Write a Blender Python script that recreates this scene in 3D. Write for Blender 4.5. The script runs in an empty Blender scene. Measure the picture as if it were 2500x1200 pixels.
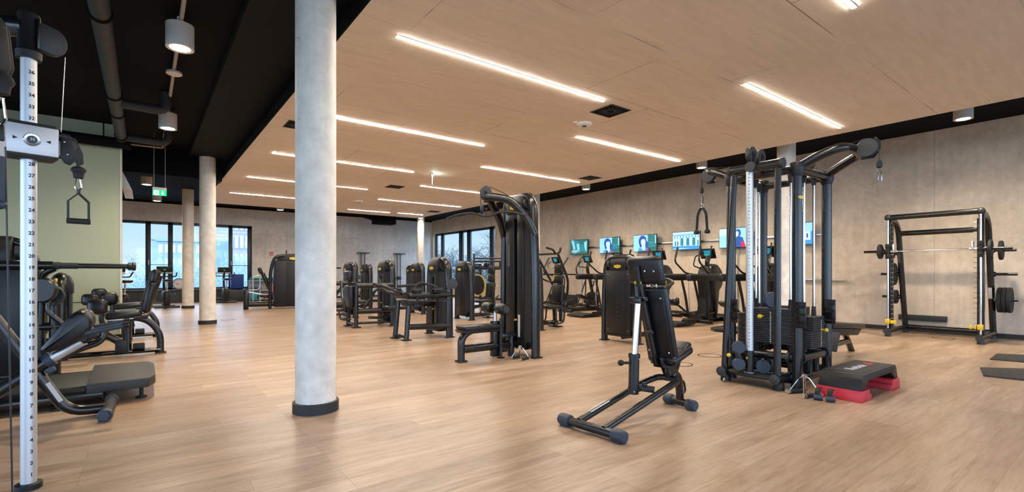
import bpy, bmesh, math, random
from mathutils import Vector as V, Matrix as MX, Euler
random.seed(7)
S = bpy.context.scene
C = S.collection
PI = math.pi

# ------------------------------------------------------------------ materials
def mat(name, col, rough=.5, metal=0., spec=.5, emit=None, estr=0., coat=0., bump=0., bscale=300.):
    m = bpy.data.materials.new(name); m.use_nodes = True
    nt = m.node_tree; b = nt.nodes['Principled BSDF']
    b.inputs['Base Color'].default_value = (*col, 1)
    b.inputs['Roughness'].default_value = rough
    b.inputs['Metallic'].default_value = metal
    b.inputs['Specular IOR Level'].default_value = spec
    if coat: b.inputs['Coat Weight'].default_value = coat; b.inputs['Coat Roughness'].default_value = .15
    if emit:
        b.inputs['Emission Color'].default_value = (*emit, 1); b.inputs['Emission Strength'].default_value = estr
    # every surface carries a faint procedural variation of its gloss
    tc = nt.nodes.new('ShaderNodeTexCoord'); nz = nt.nodes.new('ShaderNodeTexNoise')
    nz.inputs['Scale'].default_value = 14; nz.inputs['Detail'].default_value = 3
    mr = nt.nodes.new('ShaderNodeMapRange'); mr.inputs[3].default_value = max(.02, rough-.015); mr.inputs[4].default_value = min(1, rough+.015)
    nt.links.new(tc.outputs['Object'], nz.inputs['Vector']); nt.links.new(nz.outputs['Fac'], mr.inputs[0]); nt.links.new(mr.outputs[0], b.inputs['Roughness'])
    if bump:
        n2 = nt.nodes.new('ShaderNodeTexNoise'); n2.inputs['Scale'].default_value = bscale; n2.inputs['Detail'].default_value = 2
        bp = nt.nodes.new('ShaderNodeBump'); bp.inputs['Strength'].default_value = bump; bp.inputs['Distance'].default_value = .002
        nt.links.new(tc.outputs['Object'], n2.inputs['Vector']); nt.links.new(n2.outputs['Fac'], bp.inputs['Height']); nt.links.new(bp.outputs[0], b.inputs['Normal'])
    return m

class NG:
    """small node-graph helper"""
    def __init__(s, name):
        s.m = bpy.data.materials.new(name); s.m.use_nodes = True
        s.nt = s.m.node_tree; s.b = s.nt.nodes['Principled BSDF']; s.tc = s.n('ShaderNodeTexCoord')
    def n(s, t, **k):
        x = s.nt.nodes.new(t)
        for a, v in k.items(): setattr(x, a, v)
        return x
    def l(s, a, b): s.nt.links.new(a, b)
    def mapping(s, scale=(1,1,1), rot=(0,0,0), loc=(0,0,0), out='Object'):
        mp = s.n('ShaderNodeMapping'); mp.inputs['Scale'].default_value = scale; mp.inputs['Rotation'].default_value = rot; mp.inputs['Location'].default_value = loc
        s.l(s.tc.outputs[out], mp.inputs[0]); return mp.outputs[0]
    def noise(s, vec, scale, detail=4, rough=.5):
        x = s.n('ShaderNodeTexNoise'); x.inputs['Scale'].default_value = scale; x.inputs['Detail'].default_value = detail; x.inputs['Roughness'].default_value = rough
        s.l(vec, x.inputs['Vector']); return x.outputs['Fac']
    def ramp(s, fac, stops):
        r = s.n('ShaderNodeValToRGB'); e = r.color_ramp.elements
        while len(e) < len(stops): e.new(.5)
        for i, (p, c) in enumerate(stops): e[i].position = p; e[i].color = (*c, 1)
        s.l(fac, r.inputs[0]); return r.outputs[0]
    def mix(s, fac, a, b, mode='MIX'):
        x = s.n('ShaderNodeMix', data_type='RGBA', blend_type=mode)
        for i, v in ((0, fac), (6, a), (7, b)):
            if hasattr(v, 'links') or hasattr(v, 'is_linked'): s.l(v, x.inputs[i])
            else: x.inputs[i].default_value = v if i == 0 else (*v, 1)
        return x.outputs[2]
    def brick(s, vec, w, h, mortar, c1=(1,1,1), c2=(.5,.5,.5), cm=(0,0,0), off=.5, freq=2):
        x = s.n('ShaderNodeTexBrick'); x.offset = off; x.offset_frequency = freq
        x.inputs['Color1'].default_value = (*c1,1); x.inputs['Color2'].default_value = (*c2,1); x.inputs['Mortar'].default_value = (*cm,1)
        x.inputs['Scale'].default_value = 1; x.inputs['Mortar Size'].default_value = mortar; x.inputs['Mortar Smooth'].default_value = 0
        x.inputs['Bias'].default_value = 0; x.inputs['Brick Width'].default_value = w; x.inputs['Row Height'].default_value = h
        s.l(vec, x.inputs['Vector']); return x
    def bump(s, h, st=.3, d=.01):
        b = s.n('ShaderNodeBump'); b.inputs['Strength'].default_value = st; b.inputs['Distance'].default_value = d
        s.l(h, b.inputs['Height']); s.l(b.outputs[0], s.b.inputs['Normal'])

def floor_mat():
    g = NG('oak vinyl planks')
    v = g.mapping(loc=(40.3, 40.07, 0))
    bk = g.brick(v, 1.25, .165, .0012, (0,0,0), (1,1,1), (.5,.5,.5), .37, 3)
    tone = g.ramp(bk.outputs['Color'], [(0, (.37,.26,.172)), (.5, (.43,.308,.208)), (1, (.485,.357,.25))])
    grain = g.noise(g.mapping((1.6, 16, 1)), 2.2, 6, .65)
    gr = g.ramp(grain, [(.25, (.66,.60,.54)), (.45, (.95,.93,.91)), (.6, (1.06,1.06,1.06)), (.78, (1.2,1.2,1.22))])
    big = g.noise(g.mapping((.5, 2.2, 1)), 1.3, 3)
    bg = g.ramp(big, [(.3, (.86,.83,.80)), (.7, (1.1,1.1,1.1))])
    c = g.mix(1, tone, gr, 'MULTIPLY'); c = g.mix(1, c, bg, 'MULTIPLY')
    wash = g.noise(g.mapping((.9, 6.5, 1), loc=(3.1, 1.7, 0)), 1.5, 5, .7)
    c = g.mix(1, c, g.ramp(wash, [(.30, (.80,.72,.64)), (.46, (.98,.96,.94)), (.56, (1.05,1.06,1.08)), (.68, (1.22,1.25,1.30))]), 'MULTIPLY')
    c = g.mix(bk.outputs['Fac'], c, (.24,.15,.09))
    g.l(c, g.b.inputs['Base Color'])
    g.b.inputs['Roughness'].default_value = .31; g.b.inputs['Specular IOR Level'].default_value = .5
    g.bump(grain, .06, .003)
    return g.m

def concrete_mat(name, base, axes='YZ', joints=2.62, rough=.75):
    """cast concrete; axes tells which two object axes run along the surface"""
    g = NG(name)
    v0 = g.mapping()
    sep = g.n('ShaderNodeSeparateXYZ'); g.l(v0, sep.inputs[0])
    cb = g.n('ShaderNodeCombineXYZ'); g.l(sep.outputs[axes[0]], cb.inputs[0]); g.l(sep.outputs[axes[1]], cb.inputs[1])
    n1 = g.noise(v0, .9, 6, .62); n2 = g.noise(v0, 7, 5, .7)
    mp = g.n('ShaderNodeMapping'); mp.inputs['Scale'].default_value = (9, .5, 1); g.l(cb.outputs[0], mp.inputs[0])
    n3 = g.noise(mp.outputs[0], 1.2, 3)
    d = tuple(x*.78 for x in base); e = tuple(min(.95, x*1.14) for x in base)
    c = g.ramp(n1, [(.3, d), (.7, e)])
    c = g.mix(1, c, g.ramp(n2, [(.3, (.86,.86,.86)), (.7, (1.1,1.1,1.1))]), 'MULTIPLY')
    c = g.mix(1, c, g.ramp(n3, [(.35, (.95,.95,.95)), (.65, (1.03,1.03,1.03))]), 'MULTIPLY')
    if joints:
        bk = g.brick(cb.outputs[0], 2.6, joints, .006, off=0)
        c = g.mix(bk.outputs['Fac'], c, tuple(x*.70 for x in base))
    vo = g.n('ShaderNodeTexVoronoi'); vo.inputs['Scale'].default_value = 5.5; g.l(v0, vo.inputs['Vector'])
    pit = g.ramp(vo.outputs['Distance'], [(.035, (.45,.45,.45)), (.06, (1,1,1))])
    c = g.mix(1, c, pit, 'MULTIPLY')
    g.l(c, g.b.inputs['Base Color']); g.b.inputs['Roughness'].default_value = rough
    g.bump(n2, .12, .01)
    return g.m

def ceiling_mat():
    g = NG('brown ceiling boards')
    v = g.mapping(loc=(49.4, 24.95, 0))
    bk = g.brick(v, 2.45, 1.22, .0035, (0,0,0), (1,1,1), (.5,.5,.5), .5)
    tone = g.ramp(bk.outputs['Color'], [(0, (.74,.65,.55)), (1, (.78,.69,.59))])
    gr = g.ramp(g.noise(g.mapping((1.2, 9, 1)), 1.6, 4, .6), [(.3, (.93,.92,.91)), (.7, (1.05,1.05,1.05))])
    c = g.mix(1, tone, gr, 'MULTIPLY')
    k = g.noise(g.mapping((.7,.9,1)), 1.1, 2)
    jf = g.n('ShaderNodeMath', operation='MULTIPLY'); kr = g.ramp(k, [(.42, (0,0,0)), (.58, (1,1,1))])
    g.l(bk.outputs['Fac'], jf.inputs[0]); g.l(kr, jf.inputs[1])
    c = g.mix(jf.outputs[0], c, (.12,.075,.05))
    g.l(c, g.b.inputs['Base Color']); g.b.inputs['Roughness'].default_value = .65
    return g.m

def speckle_mat():
    g = NG('speckled rubber')
    n = g.noise(g.mapping(), 120, 2)
    g.l(g.ramp(n, [(.60, (.018,.018,.019)), (.66, (.13,.14,.16))]), g.b.inputs['Base Color']); g.b.inputs['Roughness'].default_value = .8
    return g.m

def ribbed_mat(name, col, scale, axis='Y', rough=.6):
    g = NG(name)
    w = g.n('ShaderNodeTexWave', wave_type='BANDS', bands_direction=axis); w.inputs['Scale'].default_value = scale
    g.l(g.tc.outputs['Object'], w.inputs['Vector'])
    g.b.inputs['Base Color'].default_value = (*col, 1); g.b.inputs['Roughness'].default_value = rough
    g.bump(w.outputs['Fac'], .6, .004)
    return g.m

def rope_mat():
    g = NG('twisted black rope')
    w = g.n('ShaderNodeTexWave', wave_type='BANDS', bands_direction='DIAGONAL'); w.inputs['Scale'].default_value = 26
    g.l(g.tc.outputs['Object'], w.inputs['Vector'])
    g.l(g.ramp(w.outputs['Fac'], [(.2, (.006,.006,.006)), (.8, (.045,.043,.04))]), g.b.inputs['Base Color']); g.b.inputs['Roughness'].default_value = .9
    g.bump(w.outputs['Fac'], .8, .006)
    return g.m

def emis(name, col, s):
    m = bpy.data.materials.new(name); m.use_nodes = True; nt = m.node_tree
    b = nt.nodes['Principled BSDF']; b.inputs['Base Color'].default_value = (*[min(1, c*.8) for c in col], 1)
    b.inputs['Emission Color'].default_value = (*col, 1); b.inputs['Emission Strength'].default_value = s
    return m

def glass_mat():
    g = NG('window glass'); nt = g.nt
    out = [n for n in nt.nodes if n.type == 'OUTPUT_MATERIAL'][0]
    tr = g.n('ShaderNodeBsdfTransparent'); tr.inputs[0].default_value = (.93,.97,1,1)
    gl = g.n('ShaderNodeBsdfGlossy'); gl.inputs['Roughness'].default_value = .02
    lw = g.n('ShaderNodeLayerWeight'); lw.inputs[0].default_value = .5
    pw = g.n('ShaderNodeMath', operation='POWER'); pw.inputs[1].default_value = 5; g.l(lw.outputs['Facing'], pw.inputs[0])
    fr = g.n('ShaderNodeMath', operation='MULTIPLY_ADD'); fr.inputs[1].default_value = .5; fr.inputs[2].default_value = .02; g.l(pw.outputs[0], fr.inputs[0])
    ms = g.n('ShaderNodeMixShader'); g.l(fr.outputs[0], ms.inputs[0]); g.l(tr.outputs[0], ms.inputs[1]); g.l(gl.outputs[0], ms.inputs[2])
    g.l(ms.outputs[0], out.inputs[0])
    return g.m

M = dict(
 floor=floor_mat(), ceil=ceiling_mat(),
 conc_x=concrete_mat('cast concrete right', (.70,.595,.475), 'YZ', 10.),
 conc_y=concrete_mat('cast concrete back', (.74,.71,.67), 'XZ', 2.9),
 column=concrete_mat('column concrete', (.86,.80,.72), 'XZ', 0, .55),
 dark=mat('black ceiling paint', (.0035,.0036,.004), .85, spec=.12),
 darkgrey=mat('anthracite paint', (.022,.023,.025), .6),
 soffit=mat('dark grey soffit paint', (.007,.007,.0072), .8, spec=.2),
 green=mat('sage green paint', (.39,.425,.285), .6),
 cream=mat('cream edge trim', (.70,.66,.58), .5),
 white=mat('white plastic', (.75,.75,.74), .4),
 lampw=mat('white lamp housing', (.72,.71,.69), .45),
 black=mat('black powder coat', (.005,.005,.006), .30, spec=.5, bump=.06, bscale=420),
 satin=mat('black satin tube', (.005,.0052,.006), .27, spec=.6),
 plastic=mat('black plastic', (.007,.007,.0075), .46, spec=.4, bump=.05, bscale=500),
 shroud=mat('black shroud panel', (.008,.008,.0085), .38, spec=.4),
 vinyl=mat('black vinyl upholstery', (.006,.006,.0065), .36, spec=.45, bump=.08, bscale=260),
 rubber=mat('dark rubber', (.014,.0145,.016), .7),
 greyp=mat('dark grey plastic', (.026,.028,.032), .5),
 bluegrey=mat('blue grey grip', (.026,.04,.062), .5),
 plate=mat('weight plate paint', (.018,.018,.021), .42, spec=.5),
 chrome=mat('chrome', (.80,.80,.80), .12, 1.),
 steel=mat('brushed steel', (.60,.60,.60), .28, 1.),
 alu=mat('anodised aluminium', (.62,.64,.67), .42, .7),
 silver=mat('silver plate', (.62,.63,.66), .4, .35),
 yellow=mat('signal yellow', (.72,.50,.02), .4),
 badge=mat('yellow badge', (.78,.60,.03), .4),
 red=mat('red plastic', (.52,.022,.035), .42),
 orange=mat('orange brick print', (.55,.16,.08), .6),
 navy=mat('blue foam block', (.006,.035,.22), .6),
 cyanf=mat('turquoise mat foam', (.03,.33,.42), .7),
 ink=mat('black print', (.008,.008,.01), .6),
 whiteink=mat('white print', (.8,.8,.8), .6),
 greyink=mat('grey print', (.055,.055,.057), .6),
 sticker=mat('white sticker', (.55,.53,.52), .6),
 frame=mat('blue black window frame', (.010,.018,.026), .35),
 sill=mat('dark sill board', (.05,.055,.06), .3),
 panelg=mat('anthracite parapet panel', (.030,.032,.035), .5),
 cable=mat('black cable', (.015,.015,.015), .4),
 conduit=mat('grey beige conduit', (.42,.39,.35), .5),
 led=emis('warm light diffuser', (1.,.895,.765), 86.),
 lampglow=emis('warm lamp lens', (1.,.84,.64), 40.),
 signg=emis('lit green sign', (.0,.62,.20), 0.50),
 signw=emis('lit white sign', (.85,1.,.95), 0.72),
 scr_dark=mat('screen glass black', (.006,.006,.007), .1),
 scr_blue=emis('console display blue', (.004,.10,.16), 1.),
 scr_green=emis('console display green', (.01,.30,.10), 1.),
 scr_a=emis('tv picture pale blue', (.14,.30,.40), 1.),
 scr_b=emis('tv picture deep blue', (.006,.04,.17), 1.),
 scr_c=emis('tv picture teal', (.01,.11,.14), 1.),
 scr_d=emis('tv picture light skin', (.25,.36,.42), 1.),
 scr_e=emis('tv picture cobalt', (.02,.14,.36), 1.),
 scr_g=emis('tv picture green', (.008,.065,.06), 1.),
 scr_r=emis('tv picture crimson', (.45,.02,.10), 0.35),
 glass=glass_mat(), speck=speckle_mat(), rope=rope_mat(),
 rib=ribbed_mat('ribbed black deck', (.017,.017,.018), 9, 'X'),
 tread=ribbed_mat('textured foot plate', (.030,.029,.028), 26, 'Y', .55),
 ground=mat('winter lawn', (.2,.25,.24), .95),
 bark=mat('haze tinted bark', (.22,.29,.34), .9),  # bark paled towards blue to stand for air haze
 barkd=mat('dark winter bark', (.012,.04,.065), .9),
 twig=mat('haze tinted twigs', (.34,.44,.50), .95),  # light blue grey twigs, the air haze is put into their colour
 bldg=mat('haze tinted render', (.27,.33,.39), .9),  # distant walls and tank coloured paler and bluer in place of air haze
 bldgb=mat('haze tinted brick', (.29,.27,.33), .9),
 bldgw=mat('pale window band', (.48,.54,.57), .3),
 tank=mat('grey blue tank', (.20,.28,.38), .8),
)

# ------------------------------------------------------------------ mesh builder
def frame_from(d, up=(0,0,1)):
    d = V(d).normalized(); u = V(up)
    if abs(d.dot(u)) > .98: u = V((1,0,0))
    x = u.cross(d).normalized(); y = d.cross(x).normalized()
    return x, y, d

class B:
    def __init__(s): s.bm = bmesh.new()
    def _add(s, tb, mx=None):
        if mx is not None: tb.transform(mx)
        me = bpy.data.meshes.new('t'); tb.to_mesh(me); tb.free(); s.bm.from_mesh(me); bpy.data.meshes.remove(me); return s
    def box(s, c, size, rot=(0,0,0), bev=0., seg=2):
        tb = bmesh.new(); bmesh.ops.create_cube(tb, size=1)
        for v in tb.verts: v.co = V((v.co.x*size[0], v.co.y*size[1], v.co.z*size[2]))
        if bev:
            bmesh.ops.bevel(tb, geom=tb.edges[:], offset=min(bev, min(size)*.49), segments=seg, profile=.5, affect='EDGES')
        R = rot if isinstance(rot, MX) else Euler(rot).to_matrix().to_4x4()
        return s._add(tb, MX.Translation(V(c)) @ R)
    def span(s, a, b, bev=0., seg=2):
        a, b = V(a), V(b)
        return s.box((a+b)/2, [abs(x) for x in (b-a)], bev=bev, seg=seg)
    def beam(s, a, b, w, h, up=(0,0,1), bev=0.):
        """box from a to b, w across, h along up"""
        a, b = V(a), V(b); x, y, d = frame_from(b-a, up)
        R = MX((x, y, d)).transposed().to_4x4()
        return s.box((a+b)/2, (w, h, (b-a).length), R, bev)
    def cyl(s, a, b, r, r2=None, n=16):
        a, b = V(a), V(b); r2 = r if r2 is None else r2
        x, y, d = frame_from(b-a)
        ra = [s.bm.verts.new(a + (x*math.cos(2*PI*i/n)+y*math.sin(2*PI*i/n))*r) for i in range(n)]
        rb = [s.bm.verts.new(b + (x*math.cos(2*PI*i/n)+y*math.sin(2*PI*i/n))*r2) for i in range(n)]
        for i in range(n): s.bm.faces.new((ra[i], ra[(i+1)%n], rb[(i+1)%n], rb[i]))
        s.bm.faces.new(ra[::-1]); s.bm.faces.new(rb); return s
    def tube(s, pts, r, n=10, bend=.08, flat=None, up=(0,0,1), steps=5, closed=False, taper=None):
        """sweep along a path whose corners are rounded; flat=(rx, ry) for an oval section"""
        P = [V(p) for p in pts]; path = []
        m = len(P)
        for i, p in enumerate(P):
            if not closed and i in (0, m-1): path.append(p); continue
            a, b = P[(i-1) % m], P[(i+1) % m]
            da, db = (a-p), (b-p); k = min(bend, da.length*.48, db.length*.48)
            if k < 1e-4 or da.normalized().dot(db.normalized()) < -.9995: path.append(p); continue
            p0, p1 = p+da.normalized()*k, p+db.normalized()*k
            for j in range(steps+1):
                t = j/steps; path.append(p0*(1-t)**2 + p*2*t*(1-t) + p1*t*t)
        rx, ry = flat if flat else (r, r)
        rings = []; N = len(path); prev = None
        for i, p in enumerate(path):
            if closed: d = path[(i+1) % N]-path[(i-1) % N]
            else: d = path[min(i+1, N-1)]-path[max(i-1, 0)]
            d.normalize()
            if prev is None: x, y, _ = frame_from(d, up)
            else:
                x = prev - d*prev.dot(d)
                x = x.normalized() if x.length > 1e-6 else frame_from(d, up)[0]
                y = d.cross(x).normalized()
            prev = x
            k = 1 if taper is None else 1+(taper-1)*i/(N-1)
            rings.append([s.bm.verts.new(p + (x*math.cos(2*PI*j/n)*rx + y*math.sin(2*PI*j/n)*ry)*k) for j in range(n)])
        for i in range(N if closed else N-1):
            A, Bq = rings[i], rings[(i+1) % N]
            for j in range(n): s.bm.faces.new((A[j], A[(j+1)%n], Bq[(j+1)%n], Bq[j]))
        if not closed: s.bm.faces.new(rings[0][::-1]); s.bm.faces.new(rings[-1])
        return s
    def lathe(s, prof, o=(0,0,0), axis=(0,0,1), n=24):
        o = V(o); x, y, d = frame_from(axis); rings = []
        for r, z in prof:
            rings.append([s.bm.verts.new(o + d*z + (x*math.cos(2*PI*i/n)+y*math.sin(2*PI*i/n))*max(r, 1e-4)) for i in range(n)])
        ring = abs(prof[0][0]-prof[-1][0]) < 1e-6 and prof[0][0] > .04 and len(prof) > 2      # a ring stays open in the middle
        if ring: rings.append(rings[0])
        for i in range(len(rings)-1):
            for j in range(n): s.bm.faces.new((rings[i][j], rings[i][(j+1)%n], rings[i+1][(j+1)%n], rings[i+1][j]))
        if not ring: s.bm.faces.new(rings[0][::-1]); s.bm.faces.new(rings[-1])
        return s
    def prism(s, poly, o, u, v, w, bev=0., seg=2):
        """polygon in (u,v) plane from o, extruded along vector w (centred)"""
        o, u, v, w = V(o), V(u), V(v), V(w); tb = bmesh.new()
        a = [tb.verts.new(o+u*p[0]+v*p[1]-w/2) for p in poly]; b = [tb.verts.new(o+u*p[0]+v*p[1]+w/2) for p in poly]
        n = len(poly)
        for i in range(n): tb.faces.new((a[i], a[(i+1)%n], b[(i+1)%n], b[i]))
        tb.faces.new(a[::-1]); tb.faces.new(b)
        bmesh.ops.recalc_face_normals(tb, faces=tb.faces[:])
        if bev: bmesh.ops.bevel(tb, geom=tb.edges[:], offset=bev, segments=seg, profile=.5, affect='EDGES')
        return s._add(tb)
    def sph(s, c, r, n=14, rot=None):
        r = (r, r, r) if not hasattr(r, '__len__') else r
        tb = bmesh.new(); bmesh.ops.create_uvsphere(tb, u_segments=n, v_segments=max(6, n*2//3), radius=1)
        for v in tb.verts: v.co = V((v.co.x*r[0], v.co.y*r[1], v.co.z*r[2]))
        m = MX.Translation(V(c))
        if rot is not None: m = m @ Euler(rot).to_matrix().to_4x4()
        return s._add(tb, m)
    def text(s, txt, mx, size, ext=.0008, align='CENTER', shear=0., fat=0.):
        cu = bpy.data.curves.new('t', 'FONT'); cu.body = txt; cu.size = size; cu.extrude = ext; cu.align_x = align; cu.align_y = 'CENTER'; cu.resolution_u = 3; cu.shear = shear; cu.offset = fat
        ob = bpy.data.objects.new('t', cu); me = bpy.data.meshes.new_from_object(ob)
        me.transform(mx); s.bm.from_mesh(me); bpy.data.meshes.remove(me); bpy.data.objects.remove(ob); bpy.data.curves.remove(cu); return s
    def poly3(s, pts):
        s.bm.faces.new([s.bm.verts.new(V(p)) for p in pts]); return s

def face_mx(o, right, up):
    """matrix that lays text out at o, reading along right, rising along up"""
    r = V(right).normalized(); n = r.cross(V(up)).normalized(); u = n.cross(r)
    m = MX((r, u, n)).transposed().to_4x4(); m.translation = V(o); return m

def part(name, b, m, parent=None, label=None, sharp=40):
    me = bpy.data.meshes.new(name)
    bmesh.ops.recalc_face_normals(b.bm, faces=b.bm.faces[:])
    b.bm.to_mesh(me); b.bm.free()
    me.materials.append(M[m] if isinstance(m, str) else m)
    for p in me.polygons: p.use_smooth = True
    me.set_sharp_from_angle(angle=math.radians(sharp))
    o = bpy.data.objects.new(name, me); C.objects.link(o)
    if parent is not None: o.parent = parent
    if label: o['label'] = label
    return o
def tag(o, label, cat, group=None, kind=None):
    o['label'] = label; o['category'] = cat
    if group: o['group'] = group
    if kind: o['kind'] = kind
    return o
def thing(name, label, cat, loc=(0,0,0), rz=0., group=None):
    o = bpy.data.objects.new(name, None); o.empty_display_size = .1; C.objects.link(o)
    o.location = loc; o.rotation_euler = (0, 0, rz)
    return tag(o, label, cat, group)
def struct(name, b, m, parent=None):
    o = part(name, b, m, parent)
    if parent is None: o['kind'] = 'structure'
    return o
def dup(root, loc, rz, label, group=None):
    r = root.copy(); C.objects.link(r); r.location = loc; r.rotation_euler = (0,0,rz); r['label'] = label
    if group: r['group'] = group
    for ch in list(root.children):
        c = ch.copy(); C.objects.link(c); c.parent = r
        for g in list(ch.children):
            d = g.copy(); C.objects.link(d); d.parent = c
    return r
SKY, EXPO = 1.0, 1.2
# ------------------------------------------------------------------ the setting
XR, YB, XL, YF, ZC = 12.6, 23.85, -7., -5., 4.05
struct('floor', B().span((XL-.3, YF-.3, -.1), (XR+.3, YB+.5, 0)), 'floor')
struct('ceiling', B().span((XL-.3, YF-.3, ZC), (XR+.3, YB+.5, ZC+.2)), 'dark')
# right wall with its window opening near the far corner
b = B(); b.span((XR, YF, 0), (XR+.3, 17.85, ZC)); b.span((XR, 17.85, 0), (XR+.3, 23.72, .52)); b.span((XR, 17.85, 3.34), (XR+.3, 23.72, ZC)); b.span((XR, 23.72, 0), (XR+.3, YB+.5, ZC))
struct('wall_right', b, 'conc_x')
b = B(); b.span((XL, YB, 0), (-4.2, YB+.3, ZC)); b.span((-4.2, YB, 0), (3.78, YB+.3, .5)); b.span((-4.2, YB, 3.26), (3.78, YB+.3, ZC)); b.span((3.78, YB, 0), (XR, YB+.3, ZC))
struct('wall_back', b, 'conc_y')
b = B(); b.span((XL, YF-.3, 0), (XR, YF, .3)); b.span((XL, YF-.3, 3.5), (XR, YF, ZC)); b.span((XL, YF-.3, .3), (-5.5, YF, 3.5)); b.span((11.6, YF-.3, .3), (XR, YF, 3.5))
struct('wall_front', b, 'conc_y')
b = B(); b.span((XL-.3, YF, 0), (XL, YB, .3)); b.span((XL-.3, YF, 3.4), (XL, YB, ZC)); b.span((XL-.3, YF, .3), (XL, -3.5, 3.4)); b.span((XL-.3, 10.5, .3), (XL, YB, 3.4))
struct('wall_left', b, 'conc_x')
# sage green partition on the left, with a pale end trim
b = B(); b.span((XL, 12.05, .66), (-.37, 12.45, ZC)); b.span((XL, 12.06, 0), (-.37, 12.45, .645))
struct('wall_middle', b, 'green')
struct('trim_1', B().span((-.37, 12.04, 0), (-.345, 12.46, ZC)), 'cream')

def window_run(n, axis, fixed, z0, z1, mull, bars=(), handles=(), depth=.09):
    """frame of one window wall; mull = list of (from, to) solid members along the run"""
    root = thing('window_%d' % n, '', 'window'); del root['label']; del root['category']; root['kind'] = 'structure'
    lo, hi = mull[0][0], mull[-1][1]
    def sp(a0, a1, q0, q1, o=0., d=depth):
        if axis == 'x': return (a0, fixed-d/2+o, q0), (a1, fixed+d/2+o, q1)
        return (fixed-d/2+o, a0, q0), (fixed+d/2+o, a1, q1)
    b = B()
    b.span(*sp(lo, hi, z0, z0+.09), bev=.006); b.span(*sp(lo, hi, z1-.11, z1), bev=.006)
    for a0, a1 in mull: b.span(*sp(a0, a1, z0+.02, z1-.02), bev=.006)
    for a0, a1, z in bars: b.span(*sp(a0, a1, z-.012, z+.012, d=.03))
    struct('window_frame', b, 'frame', root)
    for i in range(len(mull)-1):
        struct('pane', B().span(*sp(mull[i][1]-.01, mull[i+1][0]+.01, z0+.06, z1-.08, d=.012)), 'glass', root)
    for a, z in handles:
        h = B(); h.span(*sp(a-.015, a+.015, z-.09, z+.09, -depth/2-.02 if axis == 'x' else -depth/2-.02, .025), bev=.006); struct('window_handle', h, 'white', root)
    return root
window_run(1, 'x', 24.0, .52, 3.26, [(-4.2,-4.08), (-2.9,-2.72), (-2.2,-2.06), (-.95,-.83), (.045,.215), (.77,.935), (1.95,2.05), (2.90,3.05), (3.62,3.78)], [(.215,.77,1.53), (3.05,3.62,1.53)], [(.15,1.62), (2.99,1.62)])
window_run(2, 'y', 12.8, .52, 3.34, [(17.85,17.95), (18.21,18.5), (20.17,20.48), (20.90,21.25), (22.86,23.12), (23.6,23.72)])
window_run(3, 'x', YF-.15, .3, 3.5, [(-5.5,-5.4), (-2.6,-2.5), (.3,.4), (3.1,3.2), (5.9,6.0), (8.7,8.8), (11.5,11.6)])
window_run(4, 'y', XL-.15, .3, 3.4, [(-3.5,-3.4), (-.1,0), (3.3,3.4), (6.8,6.9), (10.4,10.5)])
# sill board and anthracite parapet cladding under the back window
struct('trim_2', B().span((-4.2, YB-.16, .50), (3.85, YB+.12, .54), bev=.006), 'sill')
b = B()
for i in range(6): b.span((-4.2+i*1.34, YB-.1, .0), (-4.2+i*1.34+1.33, YB-.02, .5))
struct('trim_3', b, 'panelg')
struct('baseboard_right', B().span((XR-.02, YF, 0), (XR, YB, .085)), 'darkgrey')
struct('baseboard_back', B().span((3.85, YB-.02, 0), (XR-.02, YB, .085)), 'darkgrey')
# floating brown board ceiling with a black edge
PX0, PX1, PY0, PY1, PZ = 1.56, 9.36, -1.5, 19.0, 3.55
struct('ceiling_panel', B().span((PX0, PY0, PZ), (PX1, PY1, PZ+.03)), 'ceil')
b = B(); t = .02
b.span((PX0-t, PY0-t, PZ+.004), (PX0, PY1+t, PZ+.14)); b.span((PX1, PY0-t, PZ+.004), (PX1+t, PY1+t, PZ+.14)); b.span((PX0, PY0-t, PZ+.004), (PX1, PY0, PZ+.14)); b.span((PX0, PY1, PZ+.004), (PX1, PY1+t, PZ+.14)); b.span((PX0, PY0, PZ+.032), (PX1, PY1, PZ+.05))
struct('trim_4', b, 'dark')
struct('trim_5', B().span((.84, YF, 3.93), (2.6, 13.5, ZC+.01)), 'soffit')          # grey soffit along the column row
struct('trim_6', B().span((-7, 13.5, 3.42), (1.5, 13.95, ZC+.01)), 'dark')            # cross beam
# dark painted upper band round the room seen above the concrete
b = B(); b.span((-4, YB-.012, 3.98), (XR, YB, ZC)); struct('trim_7', b, 'dark')

def column(x, y, label, r=.168):
    o = thing('column', label, 'column', (x, y, 0), 0, 'concrete columns'); o['kind'] = 'structure'
    part('shaft', B().cyl((0,0,0), (0,0,ZC), r, n=40), 'column', o)
    part('base_collar', B().lathe([(r+.004, 0), (r+.022, .0), (r+.022, .085), (r+.004, .09)], n=40), 'darkgrey', o, 'black base collar')
    return o
column(1.2, 4.42, 'tall round concrete column standing nearest the camera')
column(1.2, 13.5, 'round concrete column in front of the dark cross beam')
column(1.2, 19.9, 'slender looking round concrete column closest to the big back window')
column(10.3, 4.42, 'round concrete column behind the black multi station cable tower')
column(10.3, 12.3, 'round concrete column hidden behind the lat pulldown machine')
column(10.3, 20.6, 'round concrete column in the far corner beside the side window')

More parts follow.
